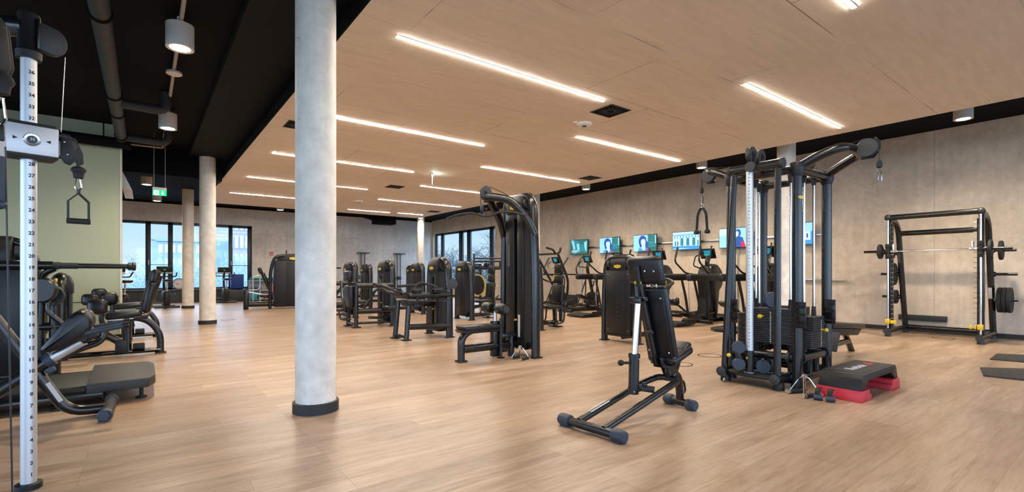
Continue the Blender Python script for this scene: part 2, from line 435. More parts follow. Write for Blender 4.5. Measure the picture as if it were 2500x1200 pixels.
# ------------------------------------------------------------------ ceiling fittings
def strip(x0, x1, y, label, grp='recessed light strips'):
    o = thing('light_strip', label, 'ceiling light', ((x0+x1)/2, y, PZ), 0, grp); L = x1-x0
    b = B(); b.span((-L/2-.012, -.024, -.006), (L/2+.012, -.018, .004)); b.span((-L/2-.012, .018, -.006), (L/2+.012, .024, .004)); b.span((-L/2-.012,-.018,-.006), (-L/2,.018,.004)); b.span((L/2,-.018,-.006), (L/2+.012,.018,.004))
    part('trim_frame', b, 'lampw', o)
    part('diffuser', B().span((-L/2, -.018, -.010), (L/2, .018, .002)), 'led', o, 'glowing diffuser')
nth = ['first', 'second', 'third', 'fourth', 'fifth', 'sixth']
for i in range(6): strip(2.0, 5.0, 1.58+2.93*i, 'warm white light strip, %s from the front in the left row of the brown ceiling' % nth[i])
for i in range(5): strip(5.93, 8.96, 3.03+2.945*i, 'warm white light strip, %s from the front in the right row of the brown ceiling' % nth[i])
strip(5.98, 7.60, 17.85, 'short warm light strip at the far end of the brown ceiling, left of a gap')
strip(7.90, 8.96, 17.75, 'shortest warm light strip at the far ceiling end, next to the corner column')

def vent(x, y, label):
    o = thing('ceiling_vent', label, 'air vent', (x, y, PZ), 0, 'square swirl vents')
    b = B(); s = .21
    b.span((-s,-s,-.008), (s,-s+.02,.002)); b.span((-s,s-.02,-.008), (s,s,.002)); b.span((-s,-s+.02,-.008), (-s+.02,s-.02,.002)); b.span((s-.02,-s+.02,-.008), (s,s-.02,.002))
    part('vent_frame', b, 'darkgrey', o)
    part('face_plate', B().span((-s+.02,-s+.02,-.004), (s-.02,s-.02,.002)), 'dark', o)
    b = B()
    for k in range(16):
        a = 2*PI*k/16; d = V((math.cos(a), math.sin(a), 0)); q = V((-d.y, d.x, 0))
        b.beam(d*.05+q*.01+V((0,0,-.008)), d*.165+q*.03+V((0,0,-.008)), .012, .006)
    part('swirl_blades', b, 'greyp', o)
vent(5.39, 4.73, 'square black swirl vent beyond the end of the longest light strip')
vent(8.78, 8.36, 'square black swirl vent near the right edge of the brown ceiling')
vent(5.44, 12.43, 'square black swirl vent in the middle of the brown ceiling')
vent(8.82, 16.55, 'small looking square vent by the far corner of the brown ceiling')
vent(1.98, 8.2, 'square black vent half hidden behind the nearest column')

def detector(x, y, label):
    o = thing('smoke_detector', label, 'smoke detector', (x, y, PZ), 0, 'white ceiling detectors')
    part('housing', B().lathe([(.115, 0), (.12, -.012), (.105, -.035), (.06, -.048), (0, -.05)], n=28), 'white', o)
    part('side_lamp', B().lathe([(.035, 0), (.035, -.015), (.0, -.02)], (-.15, .05, 0), n=14), 'white', o)
    part('led_ring', B().lathe([(.04, -.0485), (.04, -.053), (.0, -.054)], n=18), 'greyp', o)
detector(5.5, 5.36, 'round white detector on the brown ceiling beside the front vent')
detector(5.59, 15.58, 'small looking white detector far back on the brown ceiling')

def downlight(x, y, label, r=.135, h=.26, zb=3.70, power=200):
    o = thing('downlight', label, 'ceiling light', (x, y, zb), 0, 'white cylinder downlights')
    part('lamp_housing', B().lathe([(r-.038, .012), (r-.036, .004), (r-.012, 0), (r, 0), (r, h), (.02, h)], n=32), 'lampw', o)
    part('lens', B().lathe([(0, .006), (r-.038, .006), (r-.038, .011), (0, .011)], n=32), 'lampglow', o, 'glowing lens')
    part('stem', B().cyl((0,0,h), (0,0,ZC-zb+.0), .03, n=10), 'lampw', o)
    l = bpy.data.lights.new('downlight_lamp', 'SPOT'); l.energy = power; l.color = (1, .83, .62); l.spot_size = math.radians(150); l.spot_blend = 1; l.shadow_soft_size = r-.03
    q = bpy.data.objects.new('downlight_lamp', l); C.objects.link(q); q.location = (x, y, zb-.01)
downlight(.32, 6.54, 'white cylinder downlight nearest the camera on the black ceiling')
downlight(.33, 10.3, 'white cylinder downlight at the end of the straight conduit')
downlight(.06, 17.2, 'white cylinder downlight left of the green exit sign')
downlight(.36, 20.9, 'white cylinder downlight low behind the green exit sign')
downlight(4.31, 20.9, 'white cylinder downlight in front of the back wall above the fire sign')
downlight(10.62, 1.83, 'white cylinder downlight above the smith machine wall', .125, power=240)
downlight(10.58, 6.45, 'white cylinder downlight above the rope arm of the cable tower', .125, power=240)
downlight(10.54, 10.2, 'small looking white cylinder downlight above the middle screens', .125, power=240)
downlight(10.1, 20.2, 'tiny looking white downlight beside the far corner column', .125, power=110)

o = part('conduit', B().tube([(.32,-4.9,3.985), (.33,13.3,3.985), (-.36,13.35,3.985), (-.9,13.37,3.985)], .022, bend=.05), 'conduit'); tag(o, 'pale grey conduit running along the black ceiling through the downlights', 'conduit')
o = thing('sensor', 'flat round white sensor hanging on the conduit between two downlights', 'sensor', (.33, 8.1, 3.93))
part('housing', B().lathe([(.09,.03),(.095,.0),(.07,-.015),(0,-.018)], n=24), 'lampw', o)
o = thing('drain_pipe', 'fat black drain pipe running away along the black ceiling', 'pipe', (-.34, 0, 3.74))
part('main_pipe', B().tube([(0,-4.8,0),(0,11.75,0)], .085, n=16), 'darkgrey', o)
for y in (1.5, 3.6, 6.2, 8.9, 9.9, 11.5): part('pipe_clamp', B().lathe([(.087,-.02),(.1,-.02),(.1,.02),(.087,.02)], (0,y,0), (0,1,0), 16), 'dark', o)
for y, l in ((9.3, .62), (11.6, .72)):
    part('branch_pipe', B().tube([(0,y,0),(l,y+.05,0),(l,y+.05,.295)], .07, n=14, bend=.14), 'darkgrey', o)
o = part('duct', B().tube([(-6.8,11.6,3.66),(-.2,11.82,3.66)], .1, n=16), 'dark'); tag(o, 'round black duct along the top of the green wall', 'duct')
for k in range(7): part('hanger', B().cyl((-6.3+k*.95,11.62+k*.03,3.7),(-6.3+k*.95,11.62+k*.03,ZC),.012,n=6), 'dark', o)
o = thing('ceiling_duct', 'black square duct box hanging under the dark ceiling by the back wall', 'duct', (8.5, 20.6, 0))
part('duct_box', B().span((-.45,-.3,3.36),(.45,.3,ZC-.005), bev=.01), 'dark', o)
part('flexible_hose', B().tube([(-.4,0,3.62),(-1.1,.1,3.8),(-1.9,.2,3.85)], .14, n=14), 'dark', o)

# lit escape signs
o = thing('exit_sign', 'green running man exit sign hanging from the dark ceiling on two rods', 'exit sign', (.26, 12.5, 2.93))
part('housing', B().span((-.12,-.02,-.0),(.12,.02,.055), bev=.006), 'lampw', o)
part('sign_plate', B().span((-.118,-.006,-.115),(.118,.006,0)), 'signg', o)
b = B(); yy = -.007
b.span((-.10,yy-.001,-.105),(-.012,yy,-.012)); part('running_man_field', b, 'signw', o)
b = B(); q = yy-.003
b.sph((-.042,q,-.027),(.009,.002,.009)); b.beam((-.046,q,-.036),(-.058,q,-.066),.003,.016,(1,0,0)); b.beam((-.058,q,-.066),(-.04,q,-.08),.003,.011,(1,0,0)); b.beam((-.04,q,-.08),(-.042,q,-.1),.003,.009,(1,0,0)); b.beam((-.058,q,-.066),(-.075,q,-.085),.003,.011,(1,0,0)); b.beam((-.075,q,-.085),(-.095,q,-.085),.003,.009,(1,0,0)); b.beam((-.048,q,-.042),(-.028,q,-.054),.003,.008,(1,0,0)); b.beam((-.05,q,-.042),(-.072,q,-.05),.003,.008,(1,0,0))
part('running_man', b, 'signg', o)
b = B(); b.beam((.052,q,-.012),(.052,q,-.07),.003,.016,(1,0,0)); b.prism([(.022,-.066),(.082,-.066),(.052,-.105)], (0,q,0), (1,0,0), (0,0,1), (0,.003,0))
part('arrow', b, 'signw', o)
for x in (-.095, .095): part('rod', B().cyl((x,0,.05),(x,0,ZC-2.93),.005,n=6), 'conduit', o)
o = thing('exit_sign', 'white lit exit sign seen almost edge on under the brown ceiling', 'exit sign', (5.44, 10.28, PZ), math.radians(62))
part('housing', B().span((-.14,-.03,-.05),(.14,.03,0), bev=.006), 'lampw', o)
part('sign_plate', B().span((-.13,-.008,-.23),(.13,.008,-.05)), 'signw', o)
l = bpy.data.lights.new('sign_lamp','POINT'); l.energy = 1.2; l.color = (.75,1,.9); l.shadow_soft_size=.05; q = bpy.data.objects.new('sign_lamp', l); C.objects.link(q); q.location = (5.44,10.2,PZ-.13)
o = thing('hanging_panel', 'white tilted panel jutting from the end of the green wall', 'panel', (-.36, 14.2, 3.0))
part('board', B().prism([(0,0),(.16,0),(-.02,.42),(-.1,.42)], (0,0,0), (1,0,0), (0,0,1), (0,1.5,0), bev=.008), 'white', o)
o = thing('fire_sign', 'small red fire sign on the concrete back wall', 'sign', (4.55, YB-.004, 2.07))
part('plate', B().span((-.08,-.004,-.08),(.08,.004,.08)), mat('red sign', (.6,.02,.02), .5), o)
b = B(); b.span((-.055,-.007,-.05),(-.01,-.004,.0)); b.span((-.045,-.007,.0),(-.02,-.004,.045)); b.span((.02,-.007,-.055),(.03,-.004,.05)); b.span((.035,-.007,-.055),(.055,-.004,.03))
part('pictogram', b, 'whiteink', o)

# ------------------------------------------------------------------ outside
o = struct('ground', B().span((-150,-60,-4.2),(220,260,-4.0)), 'ground')
def building(name, label, x, y, w, d, z1, m, rz, rows=None, cols=6, wz=.5):
    o = thing(name, label, 'building', (x, y, -4.0), rz)
    part('wall', B().span((-w/2,0,0),(w/2,d,z1+4)), m, o)
    part('roof', B().span((-w/2-.3,-.3,z1+4),(w/2+.3,d+.3,z1+4.4)), m, o)
    for z in rows or []:
        for k in range(cols):
            x0 = -w/2+w*(k+.18)/cols; x1 = -w/2+w*(k+.82)/cols
            part('window', B().span((x0,-.06,z+4),(x1,.02,z+4+1.5)), 'bldgw', o)
    return o
building('apartment_block', 'pale blue block with a raised flat roof beyond the back window', 2.6, 126, 2.6, 12, 8.2, 'bldg', -.1)
building('apartment_block', 'pale wide block with two window rows beyond the back window', 6.2, 108, 8.6, 12, 7.0, 'bldg', -.1, [2.3, 4.9], 9)
building('office_block', 'haze tinted brick block with five window rows at the right of the back window', 11.6, 66, 7.2, 9, 8.4, 'bldgb', -.2, [-2.4, -.2, 2.0, 4.2, 6.4], 13)
o = thing('storage_tank', 'round blue grey tank beyond the back window', 'tank', (10.0, 93, -4.0))
part('shell', B().lathe([(2.0,0),(2.0,10.6),(1.2,10.9),(0,11)], n=28), 'tank', o)
def twigs(name, V_, m, parent=None):
    """many thin three-sided branches as one mesh; V_ = list of (points, start radius, end radius)"""
    vs, fs = [], []
    for pts, r0, r1 in V_:
        k = len(pts); base = len(vs)
        d = (pts[-1]-pts[0]).normalized(); x, y, _ = frame_from(d)
        for i, p in enumerate(pts):
            r = r0+(r1-r0)*i/(k-1)
            for a in range(3): vs.append(p+x*(r*math.cos(a*2.094))+y*(r*math.sin(a*2.094)))
        for i in range(k-1):
            for a in range(3): fs.append((base+i*3+a, base+i*3+(a+1)%3, base+i*3+3+(a+1)%3, base+i*3+3+a))
    me = bpy.data.meshes.new(name); me.from_pydata([tuple(v) for v in vs], [], fs); me.materials.append(M[m])
    o = bpy.data.objects.new(name, me); C.objects.link(o)
    if parent is not None: o.parent = parent
    return o
def bare_tree(name, label, x, y, h, m, seed, spread=.6, grp=None, levels=6, r0=.16):
    rnd = random.Random(seed); out = []; tk = []
    def grow(p, d, L, r, lv):
        pts = [p]; q = p; e = d
        for k in range(3):
            e = (e+V((rnd.gauss(0,.13),rnd.gauss(0,.13),rnd.gauss(.04,.08)))).normalized(); q = q+e*L/3; pts.append(q)
        (tk if lv == levels else out).append((pts, r, r*.62))
        if lv == 0: return
        for k in range(4 if lv in (levels, levels-1) else 3):
            t = rnd.uniform(.35,1) if k else 1.; i = min(2, int(t*3)); o_ = pts[i]+(pts[i+1]-pts[i])*(t*3-i)
            w_ = V((rnd.gauss(0,1),rnd.gauss(0,1),rnd.gauss(.15,.5))).normalized()
            grow(o_, (e*(1-spread)+w_*spread).normalized(), L*rnd.uniform(.62,.82), r*.6, lv-1)
    grow(V((0,0,0)), V((rnd.gauss(0,.05),rnd.gauss(0,.05),1)), h*.30, r0, levels)
    o = thing(name, label, 'tree', (x, y, -4.05), 0, grp)
    twigs('trunk', tk, m, o); twigs('branches', out, m, o)
    return o
bare_tree('bare_tree', 'bare winter tree at the left edge of the back window', -1.2, 55, 9.6, 'bark', 3)
bare_tree('bare_tree', 'low bare tree behind the middle panes of the back window', 3.2, 60, 7.4, 'bark', 5)
bare_tree('bare_tree', 'low bare tree behind the right panes of the back window', 7.6, 58, 7.4, 'bark', 8)
bare_tree('bare_tree', 'dark bare tree leaning across the left panes of the side window', 22.0, 38, 11.0, 'barkd', 12, .6, r0=.17)
bare_tree('bare_tree', 'dense dark bare tree across the right panes of the side window', 25.0, 35.5, 11.5, 'barkd', 21, .6, r0=.17)
def thicket(label, cx0, cy0, cx1, cy1, n, h, m, seed):
    rnd = random.Random(seed); out = []
    for k in range(n):
        t = rnd.random(); x = cx0+(cx1-cx0)*t+rnd.uniform(-2,2); y = cy0+(cy1-cy0)*t+rnd.uniform(-4,6)
        top = h*(.80+.14*math.sin(x*1.3)+.08*math.sin(x*3.1+1)); z = top*rnd.random()**.8
        p = V((x,y,-4+z))
        d = V((rnd.gauss(0,.8),rnd.gauss(0,.6),.7)).normalized()*rnd.uniform(.35,1.0); b_ = V((rnd.gauss(0,.12),0,rnd.gauss(0,.08)))
        out.append(([p, p+d*.5+b_, p+d], rnd.uniform(.014,.034), .006))
    o = twigs('bare_shrubs', out, m); tag(o, label, 'shrubs', kind='stuff')
thicket('hazy pale tangle of bare shrubs outside the back window', -6, 46, 13, 46, 17000, 6.3, 'twig', 2)
thicket('bluish hedge of bare shrubs outside the side window', 24, 52, 38, 44, 12000, 8.0, 'barkd', 4)
# ------------------------------------------------------------------ gym machines
def badge(o, c, right, up, w=.12, txt='TECHNOGYM', lettering=True):
    """yellow rounded maker's plate with dark lettering, centred on c"""
    r, u = V(right).normalized(), V(up).normalized(); n = r.cross(u); h = w*.30
    poly = [(-w*.5,-h*.28),(-w*.42,-h*.5),(-w*.16,-h*.5),(-w*.1,-h*.68),(w*.1,-h*.68),(w*.16,-h*.5),(w*.42,-h*.5),(w*.5,-h*.28),(w*.5,h*.28),(w*.42,h*.5),(w*.16,h*.5),(w*.1,h*.62),(-w*.1,h*.62),(-w*.16,h*.5),(-w*.42,h*.5),(-w*.5,h*.28)]
    p = part('badge', B().prism(poly, V(c), r, u, n*.006), 'badge', o, 'yellow badge')
    if lettering:
        part('badge_lettering', B().text(txt, face_mx(V(c)+n*.0035, r, u), w*.165, .0006), 'ink', p)
    return p

def tower(o, x=0., y=0., W=.74, H=1.52, face=-1, slot=True, logo='front', mt=True, fpw=.37, fo=.13, ro=.13):
    """weight tower: arched tube frame, padded hood, front and rear shrouds, stack; face=-1 looks toward local -x"""
    f = face; cm = x+f*(fo-ro)/2; hd = (fo+ro)/2-.02
    b = B(); tw = W/2; top = tw-.07
    b.tube([(x,y-tw,0.012),(x,y-tw+.015,H*.6),(x,y-top,H-.045),(x,y+top,H-.045),(x,y+tw-.015,H*.6),(x,y+tw,0.012)], .05, n=14, bend=.2, flat=(.07,.05), up=(0,1,0))
    for s in (-1, 1): b.box((x,y+s*tw,.008),(.17,.12,.016), bev=.004)
    part('arch_frame', b, 'satin', o)
    b = B(); b.tube([(x,y-tw,.17),(x,y+tw,.17)], .035, n=10)
    b.span((cm-hd-.02,y-fpw/2-.02,.10),(cm+hd+.02,y+fpw/2+.02,.145), bev=.01)
    part('base_beam', b, 'satin', o)
    # shrouds
    xf = x+f*fo; xb = x-f*ro; z0, z1 = .145, H-.27
    fp = B()
    if slot:
        g = .035
        fp.span((xf-.018,y-fpw/2,z0),(xf+.018,y-g-.03,z1), bev=.008); fp.span((xf-.018,y+g-.03,z0),(xf+.018,y+fpw/2,z1), bev=.008); fp.span((xf-.018,y-g-.035,z1-.1),(xf+.018,y+g-.025,z1)); fp.span((xf-.018,y-g-.035,z0),(xf+.018,y+g-.025,z0+.08))
    else:
        fp.span((xf-.018,y-fpw/2,z0),(xf+.018,y+fpw/2,z1), bev=.008)
        fp.span((xf+f*.018-.004,y-fpw*.29,z0+.01),(xf+f*.018+.004,y+fpw*.29,z1), bev=.003)
    part('front_shroud', fp, 'shroud', o)
    bp = B(); bp.span((xb-.018,y-fpw/2,z0),(xb+.018,y+fpw/2,z1), bev=.008); bp.span((xb-f*.018-.005,y-fpw*.30,z0+.01),(xb-f*.018+.005,y+fpw*.30,z1), bev=.003)
    part('rear_shroud', bp, 'shroud', o)
    sp = B()
    for s in (-1, 1): sp.span((cm-hd,y+s*(fpw/2-.03)-.012,z0),(cm+hd,y+s*(fpw/2-.03)+.012,z1))
    part('side_channel', sp, 'darkgrey', o)
    # stack
    st = B(); n = 15
    for k in range(n): st.span((cm-.075,y-.17,.16+k*.038),(cm+.075,y+.17,.16+k*.038+.034), bev=.003, seg=1)
    part('weight_stack', st, 'plate', o)
    if slot and mt:
        mk = B()
        for k in range(n+8): mk.span((cm+f*.08-.003,y-.052,.20+k*.03),(cm+f*.08+.003,y-.034,.20+k*.03+.010))
        part('weight_marks', mk, 'sticker', o)
        part('selector_pin', B().cyl((cm+f*.06,y-.03,.52),(xf+f*.03,y-.03,.52),.014,n=12), 'yellow', o, 'yellow selector pin')
        part('guide_rod', B().cyl((x,y-.1,.6),(x,y-.1,H-.15),.011,n=8).cyl((x,y+.1,.6),(x,y+.1,H-.15),.011,n=8), 'chrome', o)
    # hood
    hw = min(fpw*.86, .36)
    a, c = -fo-.035, ro+.025
    prof = [(a,H-.30),(a,H-.15),(a+.035,H-.05),(a+.11,H+.005),(c-.10,H+.01),(c-.04,H-.03),(c,H-.12),(c,H-.30)]
    part('hood', B().prism([(f*-q[0],q[1]) for q in prof], (x,y,0), (1,0,0), (0,0,1), (0,hw,0), bev=.022, seg=2), 'plastic', o)
    for s in (-1, 1): part('pulley', B().cyl((x-.01,y+s*(hw/2+.012),H-.16),(x-.01,y+s*(hw/2+.05),H-.16),.085,n=18), 'greyp', o)
    if logo == 'front': badge(o, (xf+f*.037,y,H-.205), (0,f*-1*-1 if f>0 else -1,0), (0,0,1), .15)
    elif logo == 'back': badge(o, (xb-f*.028,y,H-.205), (0,-1 if f>0 else 1,0), (0,0,1), .15)

def pad(b, c, size, rot=(0,0,0), bev=None):
    return b.box(c, size, rot, bev if bev else min(size)*.42, 3)

# --- lat pulldown ---------------------------------------------------------------
o = thing('lat_pulldown_machine', 'tall black lat pulldown machine with a low seat and two round thigh rollers', 'exercise machine', (4.41, 5.62, 0))
tower(o, 0, 0, .75, 2.36, -1, True, 'front', True, .42, .08, .17)
part('chart', B().span((-.102,.10,1.30),(-.099,.16,1.62)), 'greyink', o)
part('instruction_chart', B().span((-.1015,.03,.28),(-.099,.075,.60)), 'sticker', o).location = (0,-.17,0)
b = B(); b.tube([(0,.365,1.72),(-.16,.27,2.0),(-.50,.05,2.24),(-.62,.0,2.27)], .055, n=14, bend=.2); part('pulley_arm', b, 'satin', o)
b = B(); b.tube([(0,-.355,1.74),(-.10,-.31,1.98),(-.30,-.16,2.24),(-.52,-.03,2.27),(-.62,0,2.27)], .058, n=14, bend=.22); part('pulley_arm', b, 'satin', o)
part('head_pulley', B().lathe([(0,-.036),(.080,-.036),(.086,-.02),(.074,0),(.086,.02),(.080,.036),(.0,.038)], (-.60,0,2.33), (-.62,-.78,0), 26), 'greyp', o)
part('pulley_bracket', B().cyl((-.64,-.05,2.33),(-.56,.05,2.33),.018,n=10).box((-.575,.03,2.31),(.012,.06,.24),(0,0,.67),.003), 'black', o)
part('lower_pulley', B().lathe([(.02,-.02),(.075,-.02),(.065,0),(.075,.02),(.02,.02)], (-.63,.05,2.10), (.78,-.62,0), 22), 'greyp', o)
part('pull_cable', B().tube([(-.655,.045,2.33),(-.655,.045,2.16),(-.64,.02,2.08)], .006, n=6).tube([(-.56,-.03,2.41),(-.25,-.02,2.33),(-.05,0,2.25)], .005, n=6), 'cable', o)
part('front_leg', B().tube([(-1.0,0,.012),(-1.0,0,.32),(-.86,0,.42),(-.40,0,.42)], .05, n=14, bend=.2, flat=(.05,.05)).box((-1.0,0,.012),(.13,.13,.024),bev=.006), 'satin', o)
part('floor_beam', B().tube([(-.98,0,.17),(-.1,0,.17)], .06, n=14), 'satin', o)
part('seat_post', B().span((-.50,-.045,.02),(-.36,.045,.52), bev=.012).tube([(-.395,-.075,.0),(-.395,-.075,.56)],.022,n=8).box((-.395,-.075,.008),(.08,.08,.016)), 'satin', o)
p = part('seat', pad(B(), (-.72,0,.455), (.58,.29,.065), bev=.026), 'vinyl', o); part('seat_tray', B().prism([(-1.0,.385),(-.43,.385),(-.43,.425),(-1.04,.43)], (0,0,0), (1,0,0), (0,0,1), (0,.24,0), bev=.01).sph((-.62,-.122,.405),.008,8).sph((-.86,-.122,.405),.008,8), 'plastic', p)
part('roller_post', B().cyl((-.44,0,.5),(-.44,0,.66),.024,n=12), 'chrome', o)
part('roller_bar', B().cyl((-.44,-.26,.70),(-.44,.26,.70),.02,n=10).beam((-.44,0,.72),(-.30,0,.72),.06,.05), 'black', o)
for s in (-1, 1):
    r = part('thigh_roller', B().lathe([(.03,-.10),(.062,-.10),(.075,-.085),(.078,0),(.075,.085),(.062,.10),(.03,.10)], (-.44,s*.165,.70), (0,1,0), 24), 'vinyl', o)
    part('end_cap', B().lathe([(0,.0),(.052,.0),(.048,.012),(0,.014)], (-.44,s*.265,.70), (0,s,0), 18), 'greyp', r)
part('cable_post', B().cyl((-.17,-.02,.0),(-.17,-.02,.30),.05,n=14).span((-.36,-.06,.27),(.1,.06,.33),bev=.01), 'satin', o)
o = part('lat_bar', B().tube([(3.36,5.93,1.955),(3.50,5.83,2.02),(3.66,5.71,2.04),(3.76,5.63,1.995),(3.84,5.57,1.995),(3.94,5.49,2.05),(4.08,5.38,2.06),(4.24,5.26,2.0)], .016, n=12, bend=.12).cyl((3.80,5.60,1.99),(3.80,5.60,2.09),.010,n=8).sph((3.80,5.60,2.09),.022,10), 'rubber'); tag(o, 'long bent black pulldown bar hanging from the lat machine pulley', 'pulldown bar')

# --- shared mid-row machine ----------------------------------------------------
def press_machine(label, loc, H=1.5, arms=True, grp='machines with the seat towards the screens wall'):
    """tower showing its rear shroud, seat and overhead arms beyond it (+x side)"""
    o = thing('shoulder_press_machine', label, 'exercise machine', loc, 0, grp)
    tower(o, 0, 0, .74, H, 1, False, 'back', False, .40); D = -.38
    part('floor_beam', B().tube([(.05,0,.10),(.80,0,.10)], .05, n=12), 'satin', o)
    part('seat_post', B().tube([(1.12+D,0,.0),(1.10+D,0,.40)], .045, n=12, flat=(.06,.04)).box((1.12+D,0,.012),(.16,.34,.024),bev=.006), 'satin', o)
    part('seat', pad(B(), (.98+D,0,.45), (.40,.34,.08), bev=.034), 'vinyl', o)
    part('backrest', pad(B(), (1.20+D,0,.74), (.09,.36,.42), (0,.10,0), .036), 'vinyl', o)
    part('upper_pad', pad(B(), (1.235+D,0,1.06), (.08,.25,.19), (0,.06,0), .03), 'vinyl', o)
    part('headrest', pad(B(), (1.24+D,0,1.29), (.085,.26,.22), (0,.04,0), .034), 'vinyl', o)
    part('adjust_tab', B().span((1.19+D,.125,1.06),(1.25+D,.15,1.14), bev=.006), 'yellow', o, 'yellow adjuster tab')
    part('back_post', B().tube([(1.29+D,0,.10),(1.31+D,0,1.36)], .04, n=12, flat=(.05,.035)), 'satin', o)
    for s in (-1, 1):
        part('side_handle', B().tube([(.50,s*.26,.08),(.72,s*.30,.12),(.76,s*.30,.52),(1.32+D,s*.22,.60)], .02, n=8, bend=.07), 'satin', o)
    if arms:
        for s in (-1, 1):
            part('press_arm', B().tube([(1.34+D,s*.16,.70),(.86,s*.30,1.05),(.62,s*.34,1.42),(.50,s*.36,1.60)], .028, n=10, bend=.16), 'satin', o)
            part('hand_grip', B().tube([(.46,s*.30,1.62),(.40,s*.32,1.70),(.20,s*.32,1.74)], .024, n=8, bend=.05), 'rubber', o)
        part('handle_bar', B().tube([(.30,-.66,1.72),(.48,-.42,1.62),(.50,.42,1.62),(.30,.66,1.72)], .026, n=10, bend=.14), 'satin', o)
        part('linkage', B().tube([(.1,0,1.18),(.5,0,1.02),(1.3+D,0,.98)], .022, n=8), 'satin', o)
    return o
o = press_machine('black machine showing its rear shroud and upright seat in front of the side window', (6.62, 10.75, 0), 1.5, False)
part('arm_post', B().tube([(.71,.64,.70),(.71,.64,1.74)], .03, n=10), 'satin', o)
part('upper_bar', B().tube([(.71,.64,1.61),(1.80,-.18,1.61)], .024, n=10), 'satin', o)
part('middle_bar', B().tube([(.73,.66,1.20),(.71,.68,1.52),(1.30,.24,1.53),(1.80,-.16,1.50)], .028, n=10, bend=.08), 'satin', o)
part('lower_arm', B().tube([(.74,.62,1.36),(1.15,.28,1.33),(1.80,-.2,1.39)], .05, n=12, bend=.2), 'satin', o)
part('arm_bracket', B().box((.98,.42,1.43),(.10,.16,.10),bev=.02).box((1.3,.2,1.44),(.06,.06,.16),bev=.01).box((1.5,.05,1.44),(.10,.08,.12),bev=.02), 'plastic', o)
press_machine('black overhead press machine with wide arms partly hidden by the lat machine', (6.62, 8.08, 0), 1.5)
press_machine('small looking black machine far back left of the side window', (6.50, 13.2, 0), 1.5, False)
o = thing('arm_curl_machine', 'black machine seen from behind beside the adjustable bench, plain rear shroud with vertical lettering', 'exercise machine', (6.60, 5.56, 0))
tower(o, 0, 0, .74, 1.52, 1, False, 'back', False, .56, .2, .06)
b = B()
for k, ch in enumerate('TECHNOGYM'): b.text(ch, face_mx((-.0865, -.0, .98-k*.075), (0,-1,0), (0,0,1)), .045, .0006)
part('lettering', b, 'greyink', o)
for y in (-.22,.22):
    for z in (.22,1.18): part('screw', B().sph((-.080,y,z),(.004,.008,.008),8), 'steel', o)
part('lever_handle', B().tube([(.25,-.02,1.05),(.62,-.10,1.06),(.90,-.34,1.10),(.82,-.52,1.02),(.45,-.42,.92)], .025, n=10, bend=.1), 'satin', o)
part('seat', pad(B(), (1.0,0,.48), (.40,.36,.09), bev=.036), 'vinyl', o)
part('seat_post', B().cyl((1.0,0,0),(1.0,0,.46),.045,n=12).box((1.0,0,.012),(.3,.3,.024)), 'satin', o)
part('floor_beam', B().tube([(.05,0,.09),(1.0,0,.09)], .045, n=12), 'satin', o)

# --- row machine in the middle (rails, discs, curved handles) ---------------------
o = thing('rear_kick_machine', 'black machine with long horizontal rails, flat disc pulleys and curved front handles, no seat', 'exercise machine', (4.53, 8.28, 0))
tower(o, 0, 0, .80, 1.50, -1, True, 'front')
for y, x in ((.12,-.85),(-.30,-.82)):
    part('front_leg', B().tube([(x,y,.012),(x+.06,y*.92,.70)], .05, n=12, flat=(.055,.042)).box((x,y,.01),(.16,.13,.02),bev=.004), 'satin', o)
part('floor_bar', B().tube([(-.85,.12,.06),(-.82,-.30,.06)], .03, n=8), 'satin', o)
part('upper_rail', B().tube([(-.78,-.29,.80),(.0,-.40,.80)], .055, n=14), 'satin', o)
part('middle_rail', B().tube([(-.78,-.10,.66),(-.02,-.02,.62)], .06, n=14), 'satin', o)
part('lower_rail', B().tube([(-.78,-.29,.24),(.0,-.40,.22)], .055, n=14), 'satin', o)
part('bracket', B().prism([(-.82,.62),(-.5,.62),(-.46,.70),(-.82,.72)], (0,-.2,0), (1,0,0), (0,0,1), (0,.3,0), bev=.01), 'plastic', o)
part('pivot_drum', B().cyl((-.84,-.30,.80),(-.84,.10,.80),.06,n=16).cyl((-.62,-.33,.62),(-.62,-.33,.88),.03,n=12).cyl((-.62,-.33,.60),(-.62,-.33,.64),.09,n=18), 'plastic', o)
for x, y, z in ((-.62,-.30,.91),(-.28,-.46,.92),(-.32,-.30,.70),(-.10,-.36,.70)):
    part('disc_pulley', B().lathe([(.02,-.02),(.10,-.016),(.09,0),(.10,.016),(.02,.02)], (x,y,z), (0,0,1), 24), 'greyp', o)
part('side_pulley', B().lathe([(.02,-.02),(.095,-.016),(.085,0),(.095,.016),(.02,.02)], (.02,-.47,1.0), (.5,.86,0), 22), 'greyp', o)
part('pull_cable', B().tube([(.0,-.49,.92),(-.28,-.40,.84)], .006, n=6), 'cable', o)
for s in (-1, 1):
    part('curved_handle', B().tube([(-.86,-.1+s*.13,.82),(-1.02,-.1+s*.25,.87),(-1.18,-.1+s*.22,.96),(-1.30,-.1+s*.10,1.0)], .026, n=10, bend=.1), 'satin', o)
part('hand_grip', B().cyl((-1.27,-.24,.90),(-1.25,-.12,1.08),.032,n=14), 'rubber', o)
part('forearm_bar', B().tube([(-.86,.0,.96),(-.55,-.15,.98),(-.28,-.1,1.0)], .026, n=10, bend=.1), 'rubber', o)
part('forearm_bar', B().tube([(-.70,-.22,.84),(-.55,-.26,1.03),(-.32,-.30,.98),(-.26,-.44,.94)], .022, n=10, bend=.06), 'rubber', o)

